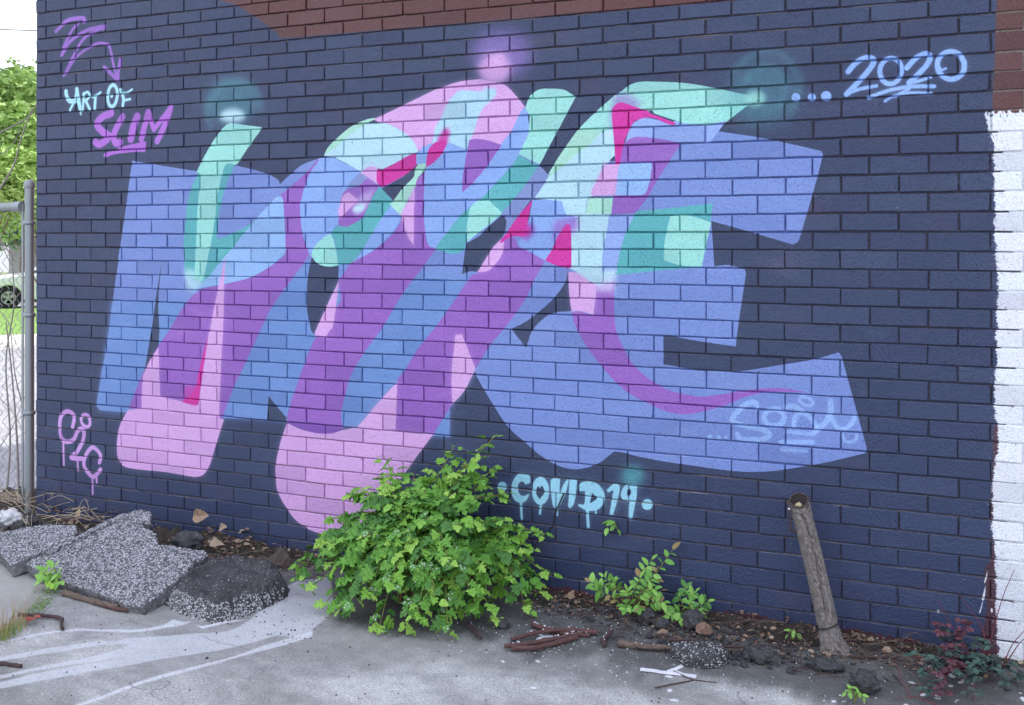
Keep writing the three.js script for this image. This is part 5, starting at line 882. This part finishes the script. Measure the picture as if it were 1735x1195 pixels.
// ---------- the sawn trunk leaning on the wall ----------
{
  const o = thing('tree_stump', 'leaning sawn off grey trunk with cracked bark, standing at the foot of the wall', 'tree stump', [4.035, 0, 0.15]);
  const H = 0.505, N = 110, S = 72, p = [], uv = [], idx = [];
  const axis = (t) => V(lerp(0.022, -0.104, t) + 0.004 * Math.sin(t * 3.0), t * H, lerp(0.0, -0.045, t));
  const rad = (t, a) => {
    let r = lerp(0.037, 0.0355, t); const fl = Math.pow(Math.max(0, 1 - t / 0.16), 1.8); r += 0.016 * fl * (1 + 0.5 * Math.cos(a - 0.1) + 0.5 * Math.sin(a * 3 + 1));
    const g = Math.exp(-(((a - (1.22 + 0.22 * Math.sin(t * 7) + 0.1 * n2(t * 14, 1))) / (0.2 + 0.08 * n2(t * 30, 5))) ** 2)); r -= 0.015 * g * sstep(t, 0.16, 0.24) * (1 - sstep(t, 0.93, 0.97));
    const g2 = Math.exp(-(((a - (0.62 + 0.3 * Math.sin(t * 5 + 2))) / 0.11) ** 2)); r -= 0.007 * g2 * sstep(t, 0.3, 0.4) * (1 - sstep(t, 0.8, 0.9));
    r += 0.004 * Math.exp(-(((a - (1.62 + 0.22 * Math.sin(t * 7) + 0.1 * n2(t * 14, 1))) / 0.2) ** 2)) * (0.5 + n2(t * 22, 9)) * sstep(t, 0.16, 0.24);
    const kn = Math.exp(-(((a - 1.5) / 0.25) ** 2) - (((t - 0.24) / 0.035) ** 2)); r += 0.007 * kn;
    const pl = Math.exp(-(((a - 0.8) / 0.35) ** 2) - (((t - 0.30) / 0.05) ** 2)); r += 0.006 * pl;
    return r + 0.0013 * n3(Math.cos(a) * 9, Math.sin(a) * 9, t * 14) + 0.0009 * n3(Math.cos(a) * 24, Math.sin(a) * 24, t * 60) + (t < 0.21 && t > 0.03 ? 0.0015 * Math.sin(t * 60 + a) : 0);
  };
  for (let i = 0; i <= N; i++) for (let j = 0; j <= S; j++) {
    const t = i / N, a = ((j % S) / S) * Math.PI * 2, c = axis(t), r = rad(t, a); p.push(c.x + Math.cos(a) * r, c.y - sstep(t, 0.8, 1) * Math.sin(a) * r * 0.62, c.z + Math.sin(a) * r); uv.push(j / S * 3, t * 2);
    if (i && j) { const A = (i - 1) * (S + 1) + j - 1, B = A + 1, C = i * (S + 1) + j, D = C - 1; idx.push(A, C, B, A, D, C); }
  }
  const g = new THREE.BufferGeometry(); g.setAttribute('position', new THREE.Float32BufferAttribute(p, 3)); g.setAttribute('uv', new THREE.Float32BufferAttribute(uv, 2)); g.setIndex(idx); g.computeVertexNormals();
  const bt = texture(pixels(512, 512, (x, y) => { const a = 1 + 0.3 * tn(x, y * 0.4, 60, 3) + 0.24 * tn(x, y, 120, 9) + 0.2 * tn(x, y, 12, 2); const li = sstep(tn(x, y, 34, 15), 0.25, 0.6) * 0.35; return [lerp(134, 178, li) * a, lerp(126, 174, li) * a, lerp(124, 170, li) * a]; }), true, [1, 1]);
  part('trunk', g, std({ map: bt, bumpMap: (() => { const t = texture(pixels(512, 512, (x, y) => { const a = 128 + 50 * tn(x, y * 0.35, 70, 3) + 40 * tn(x, y, 150, 9); return [a, a, a]; }), false, [1, 1]); return t; })(), bumpScale: 0.006 }), o);
  // sawn top: a pale ring of wood round a rotten hollow
  const top = axis(1), ring = (r0, r1, y0, y1, n = 4) => { const q = [], u = [], id = []; for (let i = 0; i <= n; i++) for (let j = 0; j <= 40; j++) { const a = (j % 40) / 40 * Math.PI * 2, k = i / n, rr = lerp(r0, r1, k) * (1 + 0.17 * n2(Math.cos(a) * 2 + r0 * 50, Math.sin(a) * 2)); q.push(top.x + Math.cos(a) * rr, top.y + lerp(y0, y1, k) + 0.002 * n2(a * 3, k * 4 + r0) - Math.sin(a) * rr * 0.62, top.z + Math.sin(a) * rr); u.push(Math.cos(a) * k, Math.sin(a) * k); if (i && j) { const A = (i - 1) * 41 + j - 1, B = A + 1, C = i * 41 + j, D = C - 1; id.push(A, B, C, A, C, D); } } const G = new THREE.BufferGeometry(); G.setAttribute('position', new THREE.Float32BufferAttribute(q, 3)); G.setAttribute('uv', new THREE.Float32BufferAttribute(u, 2)); G.setIndex(id); G.computeVertexNormals(); return G; };
  part('sawn_rim', ring(0.0395, 0.027, -0.003, 0.003), std({ color: hex(66, 56, 52), side: THREE.DoubleSide }), o);
  part('rotten_hollow', ring(0.028, 0.012, 0.002, -0.02), std({ color: hex(38, 33, 32), side: THREE.DoubleSide }), o);
  part('heartwood', ring(0.0135, 0.0, -0.019, -0.004), std({ map: barkTex(196, 180, 140), side: THREE.DoubleSide }), o);
  const w = []; for (let i = 0; i <= 24; i++) { const a = i / 24 * Math.PI * 2, c = axis(0.165), r = rad(0.165, a) + 0.0018; w.push(V(c.x + Math.cos(a) * r, c.y + 0.014 * Math.cos(a), c.z + Math.sin(a) * r)); }
  part('wire_loop', tube(w, 0.0022, 60, 5), std({ color: hex(52, 50, 52), roughness: 0.6, metalness: 0.5 }), o);
  const c0 = axis(0.78); part('side_twig', tube([V(c0.x - 0.034, c0.y, c0.z + 0.01), V(c0.x - 0.052, c0.y + 0.012, c0.z + 0.016), V(c0.x - 0.056, c0.y + 0.04, c0.z + 0.018), V(c0.x - 0.06, c0.y + 0.085, c0.z + 0.02)], (t) => lerp(0.005, 0.0028, t), 14, 6, 0.1), stickMats[2], o);
  const tip = part('cut_tip', new THREE.IcosahedronGeometry(0.0042, 2), std({ color: hex(214, 206, 190) }), o); tip.position.set(c0.x - 0.06, c0.y + 0.086, c0.z + 0.02);
}
// a stray cable hanging down the wall
tag(part('wall_cable', tube([V(2.99, 0.432, -0.006), V(2.969, 0.38, 0.008), V(2.946, 0.329, 0.006), V(2.938, 0.285, 0.006), V(2.918, 0.254, 0.008), V(2.87, 0.204, 0.02), V(2.852, 0.161, 0.03)], (t) => lerp(0.0036, 0.0016, t), 40, 6), std({ color: hex(34, 33, 40), roughness: 0.6 }), scene), 'thin dark vine cable hanging across the painted lettering beside the bush', 'cable');

// ---------- chain link fence at the wall's left corner ----------
{
  const zinc = new THREE.MeshStandardMaterial({ color: hex(146, 152, 158), metalness: 0.5, roughness: 0.45 }), zincDull = new THREE.MeshStandardMaterial({ color: hex(150, 154, 158), metalness: 0.4, roughness: 0.6 });
  const o = thing('chain_link_fence', 'galvanised chain link fence with a capped steel post, joining the corner of the wall', 'fence', [-0.068, 0, -0.05]);
  part('post', new THREE.CylinderGeometry(0.0235, 0.0235, 1.74, 28).translate(0, 0.87, 0), zinc, o);
  part('post_cap', new THREE.LatheGeometry([[0.0, 0.034], [0.012, 0.033], [0.022, 0.026], [0.028, 0.014], [0.029, 0.0], [0.027, -0.012], [0.0235, -0.012]].reverse().map((q) => new THREE.Vector2(q[0], q[1])), 28).translate(0, 1.735, 0), zincDull, o);
  part('top_rail', new THREE.CylinderGeometry(0.022, 0.022, 2.9, 20).rotateZ(Math.PI / 2).translate(-1.51, 1.625, 0), zincDull, o);
  part('rail_end', new THREE.CylinderGeometry(0.027, 0.027, 0.06, 20).rotateZ(Math.PI / 2).translate(-0.085, 1.625, 0), zinc, o);
  part('tension_bar', new THREE.BoxGeometry(0.014, 1.6, 0.005).translate(-0.05, 0.84, 0), zincDull, o);
  for (const y of [1.54, 1.05, 0.53]) part('tension_band', merge([new THREE.TorusGeometry(0.0255, 0.006, 8, 28).rotateX(Math.PI / 2).scale(1, 2, 1), new THREE.BoxGeometry(0.035, 0.022, 0.006).translate(-0.04, 0, 0)]).translate(0, y, 0), zinc, o);
  const w = []; const d = 0.05;
  for (let i = 0; i < 26; i++) { const a = [], x0 = -0.05 - i * d; for (let j = 0; j <= 34; j++) a.push(V(x0 - (j % 2 ? d : 0), 0.04 + j * (1.62 / 34), (j % 2 ? 1 : -1) * 0.0022)); const cp = new THREE.CurvePath(); for (let j = 0; j < 34; j++) cp.add(new THREE.LineCurve3(a[j], a[j + 1])); w.push(new THREE.TubeGeometry(cp, 68, 0.002, 4)); }
  stuff(part('wire_mesh', merge(w), zincDull, o));
  const far = thing('fence_post', 'next steel post of the chain link fence, past the picture edge', 'fence post', [-2.96, 0, -0.05]);
  part('shaft', new THREE.CylinderGeometry(0.022, 0.022, 1.72, 20).translate(0, 0.86, 0), zinc, far); part('post_cap', new THREE.SphereGeometry(0.026, 16, 8).translate(0, 1.72, 0), zincDull, far);
  const v = thing('dry_vine', 'bare grey vine stems tangled in the chain link fence', 'vine', [-0.2, 0, -0.1]), vm = std({ color: hex(150, 142, 138) });
  const P = V(-0.2, 0, -0.1), vine = (pts, r) => part('vine_stem', tube(pts.map((q) => V(...q).sub(P)), (t) => lerp(r, r * 0.5, t), 22, 5), vm, v);
  vine([[-0.36, 2.02, -0.08], [-0.24, 2.08, -0.12], [-0.16, 2.13, -0.14], [-0.1, 2.24, -0.15]], 0.005); vine([[-0.34, 1.72, -0.09], [-0.25, 1.86, -0.11], [-0.21, 2.0, -0.12], [-0.15, 2.16, -0.14]], 0.006); vine([[-0.36, 1.9, -0.1], [-0.26, 1.98, -0.12], [-0.22, 2.08, -0.13]], 0.003); vine([[-0.4, 1.52, -0.08], [-0.3, 1.42, -0.09], [-0.22, 1.3, -0.11], [-0.15, 1.2, -0.12]], 0.004); vine([[-0.34, 1.45, -0.09], [-0.25, 1.3, -0.1], [-0.16, 1.22, -0.1]], 0.003);
  vine([[-0.3, 0.02, -0.1], [-0.28, 0.35, -0.11], [-0.3, 0.8, -0.1], [-0.24, 1.1, -0.1], [-0.26, 1.4, -0.1]], 0.006); vine([[-0.2, 0.02, -0.1], [-0.22, 0.4, -0.1], [-0.26, 0.75, -0.1], [-0.3, 1.0, -0.1]], 0.007); vine([[-0.12, 0.25, -0.11], [-0.16, 0.5, -0.1], [-0.22, 0.72, -0.09], [-0.24, 0.95, -0.08]], 0.005); vine([[-0.38, 0.6, -0.1], [-0.26, 0.52, -0.1], [-0.14, 0.38, -0.1]], 0.003); vine([[-0.36, 0.3, -0.1], [-0.26, 0.42, -0.1], [-0.15, 0.62, -0.1]], 0.003); vine([[-0.4, 1.1, -0.1], [-0.28, 1.0, -0.1], [-0.2, 0.85, -0.1], [-0.13, 0.8, -0.1]], 0.0025);
}
// ---------- beyond the fence ----------
const crownGeo = (n, blobs, s, leaf) => {
  const G = new THREE.BufferGeometry(), p = [], nn = [], uv = [];
  for (let i = 0; i < n; i++) {
    const b = blobs[(rnd() * blobs.length) | 0], d = V(R(-1, 1), R(-1, 1), R(-1, 1)).normalize().multiplyScalar(Math.pow(rnd(), 0.45)), c = V(b[0] + d.x * b[3], b[1] + d.y * b[3] * 0.8, b[2] + d.z * b[3]);
    const k = leaf * R(0.6, 1.4), u = V(R(-1, 1), R(-0.6, 0.6), R(-1, 1)).normalize(), w = V(R(-1, 1), R(-1, 1), R(-1, 1)).cross(u).normalize();
    const q = [c.clone().addScaledVector(u, -k), c.clone().addScaledVector(w, k * 0.45), c.clone().addScaledVector(u, k), c.clone().addScaledVector(w, -k * 0.45)], nm = w.clone().cross(u);
    for (const t of [0, 1, 2, 0, 2, 3]) { p.push(q[t].x, q[t].y, q[t].z); nn.push(nm.x, nm.y, nm.z); uv.push(0, 0); }
  }
  G.setAttribute('position', new THREE.Float32BufferAttribute(p, 3)); G.setAttribute('normal', new THREE.Float32BufferAttribute(nn, 3)); G.setAttribute('uv', new THREE.Float32BufferAttribute(uv, 2)); return G;
};
const crownMat = (r, g, b) => std({ color: hex(r, g, b), side: THREE.DoubleSide });
function tree(name, label, cat, x, z, h, w, n, leaf, mat, trunkR, low = 0.25) {
  const o = thing(name, label, cat, [x, landY(x, z) - 0.02, z]), blobs = [];
  for (let i = 0; i < 34; i++) { const t = rnd(); blobs.push([R(-w, w) * (1 - 0.35 * t), lerp(h * low, h * 0.9, t), R(-w, w) * (1 - 0.35 * t), w * R(0.3, 0.5)]); }
  blobs.push([0, h * 0.93, 0, w * 0.3]);
  stuff(part('crown', crownGeo(n, blobs, 1, leaf), mat, o));
  part('trunk', tube([V(0, -0.1, 0), V(R(-0.1, 0.1), h * 0.35, 0), V(0, h * 0.8, 0)], (t) => lerp(trunkR, trunkR * 0.3, t), 10, 8, 0.1), woodyMat, o);
  for (let i = 0; i < 5; i++) { const b = blobs[i]; part('limb', tube([V(0, h * 0.3, 0), V(b[0] * 0.5, (h * 0.3 + b[1]) / 2 + 0.1, b[2] * 0.5), V(b[0], b[1], b[2])], (t) => lerp(trunkR * 0.45, trunkR * 0.1, t), 8, 5), woodyMat, o); }
}
tree('broadleaf_tree', 'light green feathery tree, nearer of the two behind the fence', 'tree', -17.6, -13.3, 6.2, 2.3, 34000, 0.1, crownMat(150, 178, 104), 0.16, 0.42);
tree('broadleaf_tree', 'darker green tree standing farther back beside the wall corner', 'tree', -24.5, -21.4, 7.9, 2.6, 26000, 0.13, crownMat(122, 154, 106), 0.2, 0.3);
tree('garden_shrub', 'tall bright green shrub just behind the fence, below the trees', 'shrub', -7.75, -6.05, 2.95, 0.8, 20000, 0.05, crownMat(160, 190, 106), 0.03, 0.7);
tree('garden_shrub', 'loose shrub with pale leaves beside the tall bright one', 'shrub', -8.9, -8.1, 2.5, 0.75, 12000, 0.055, crownMat(150, 182, 102), 0.03, 0.8);
{
  const white = std({ color: hex(232, 232, 230), roughness: 0.7 }), roofM = std({ color: hex(150, 140, 132) }), dark = std({ color: hex(58, 54, 50) });
  const y0 = landY(-29.3, -25), yaw = Math.atan2(0.65, -0.76) , o = thing('white_house', 'low white house with a flat carport roof and dark opening, beyond the parked car', 'house', [-29.6, y0, -25.2]);
  o.rotation.y = Math.atan2(-0.76, 0.65);                      // its front faces the yard
  const b = (x0, x1, h0, h1, z0, z1) => new THREE.BoxGeometry(x1 - x0, h1 - h0, z1 - z0).translate((x0 + x1) / 2, (h0 + h1) / 2, (z0 + z1) / 2);
  part('wall', b(-6, 0.35, 0, 2.4, -3, 0), white, o); part('wall', b(0.35, 3.4, 0, 2.4, -3, -2.6), dark, o); part('carport_post', b(0.95, 1.07, 0, 2.4, 0.7, 0.82), white, o); part('carport_post', b(3.3, 3.42, 0, 2.4, 0.7, 0.82), white, o);
  part('roof', b(-6.3, 3.7, 2.4, 2.58, -3.3, 0.95), roofM, o);
  const wn = part('window', b(-3.2, -1.9, 0.95, 2.0, 0.0, 0.04), std({ color: hex(70, 82, 92), roughness: 0.15 }), o); part('window_frame', merge([b(-3.28, -1.82, 2.0, 2.08, 0, 0.07), b(-3.28, -1.82, 0.87, 0.95, 0, 0.07), b(-2.59, -2.51, 0.95, 2.0, 0, 0.07)]), white, wn);
}
{
  const paint = new THREE.MeshPhysicalMaterial({ color: hex(226, 228, 230), roughness: 0.35, clearcoat: 0.8, clearcoatRoughness: 0.1 }), glass = new THREE.MeshStandardMaterial({ color: hex(58, 68, 76), roughness: 0.08, metalness: 0.2 }), rub = std({ color: hex(34, 34, 36) }), alloy = new THREE.MeshStandardMaterial({ color: hex(172, 174, 178), metalness: 0.7, roughness: 0.35 }), lamp = new THREE.MeshStandardMaterial({ color: hex(220, 226, 230), roughness: 0.1 });
  const fx = -0.65, fz = 0.76, wx = -20.94, wz = -17.72, cx = wx - fx * 1.32, cz = wz - fz * 1.32;
  const o = thing('parked_car', 'white sedan parked on the road behind the lawn, its front wheel in view', 'car', [cx, landY(cx, cz) + 0.01, cz]); o.rotation.y = Math.atan2(-fz, fx);
  // side outline: nose at +x
  const s = new THREE.Shape(); s.moveTo(-2.2, 0.28); s.lineTo(-2.25, 0.75); s.bezierCurveTo(-2.2, 0.95, -2.0, 1.0, -1.75, 1.02); s.lineTo(0.95, 0.98); s.bezierCurveTo(1.6, 0.92, 2.05, 0.8, 2.16, 0.62); s.lineTo(2.2, 0.3);
  s.lineTo(1.68, 0.24); s.absarc(1.32, 0.3, 0.36, -0.15, Math.PI + 0.15, false); s.lineTo(-0.94, 0.22); s.absarc(-1.3, 0.3, 0.36, -0.15, Math.PI + 0.15, false); s.lineTo(-2.2, 0.28);
  part('body', new THREE.ExtrudeGeometry(s, { depth: 1.56, bevelEnabled: true, bevelThickness: 0.1, bevelSize: 0.06, bevelOffset: -0.06, bevelSegments: 4, curveSegments: 20 }).translate(0, 0, -0.78), paint, o);
  const c = new THREE.Shape(); c.moveTo(-1.8, 0.98); c.bezierCurveTo(-1.4, 1.35, -1.1, 1.43, -0.6, 1.44); c.bezierCurveTo(-0.1, 1.45, 0.25, 1.36, 1.0, 0.96); c.lineTo(-1.8, 0.98);
  const cab = part('cabin', new THREE.ExtrudeGeometry(c, { depth: 1.24, bevelEnabled: true, bevelThickness: 0.12, bevelSize: 0.05, bevelOffset: -0.05, bevelSegments: 3 }).translate(0, 0, -0.62), paint, o);
  const wsh = (pts) => { const q = new THREE.Shape(pts.map((a) => new THREE.Vector2(...a))); return merge([-1, 1].map((sd) => new THREE.ExtrudeGeometry(q, { depth: 0.015, bevelEnabled: false }).translate(0, 0, sd > 0 ? 0.742 : -0.757))); };
  part('side_window', wsh([[-0.35, 1.02], [0.72, 1.02], [0.2, 1.33], [-0.35, 1.37]]), glass, cab); part('side_window', wsh([[-1.35, 1.02], [-0.43, 1.02], [-0.43, 1.37], [-0.95, 1.34]]), glass, cab);
  for (const x of [1.32, -1.3]) for (const z of [0.78, -0.78]) { const w = part('wheel', new THREE.TorusGeometry(0.245, 0.085, 12, 32), rub, o); w.position.set(x, 0.32, z); part('rim', merge([new THREE.TorusGeometry(0.185, 0.018, 8, 28), new THREE.CylinderGeometry(0.05, 0.05, 0.1, 16).rotateX(Math.PI / 2), ...[0, 1, 2, 3, 4].map((i) => new THREE.BoxGeometry(0.05, 0.18, 0.04).translate(0, 0.1, 0).rotateZ(i * 1.2566))]).translate(0, 0, Math.sign(z) * 0.05), alloy, w); }
  for (const z of [0.6, -0.6]) part('headlight', new THREE.SphereGeometry(0.13, 16, 10).scale(1, 0.55, 1.2).translate(2.03, 0.68, z), lamp, o);
  part('bumper', new THREE.BoxGeometry(0.12, 0.14, 1.5).translate(2.2, 0.36, 0), rub, o);
  part('sill', new THREE.BoxGeometry(1.9, 0.1, 1.62).translate(0.0, 0.24, 0), rub, o);
}
tag(part('overhead_cable', tube([V(-34, 7.0, -26), V(-17.6, 6.0, -11.2), V(-14, 5.62, -10.4), V(-4, 4.3, -8.2), V(0.3, 4.0, -7.0)], 0.012, 40, 5), std({ color: hex(120, 124, 130) }), scene), 'thin overhead cable crossing the white sky at the building corner', 'cable');

shadows(scene);
camera.updateProjectionMatrix();
renderer.render(scene, camera);
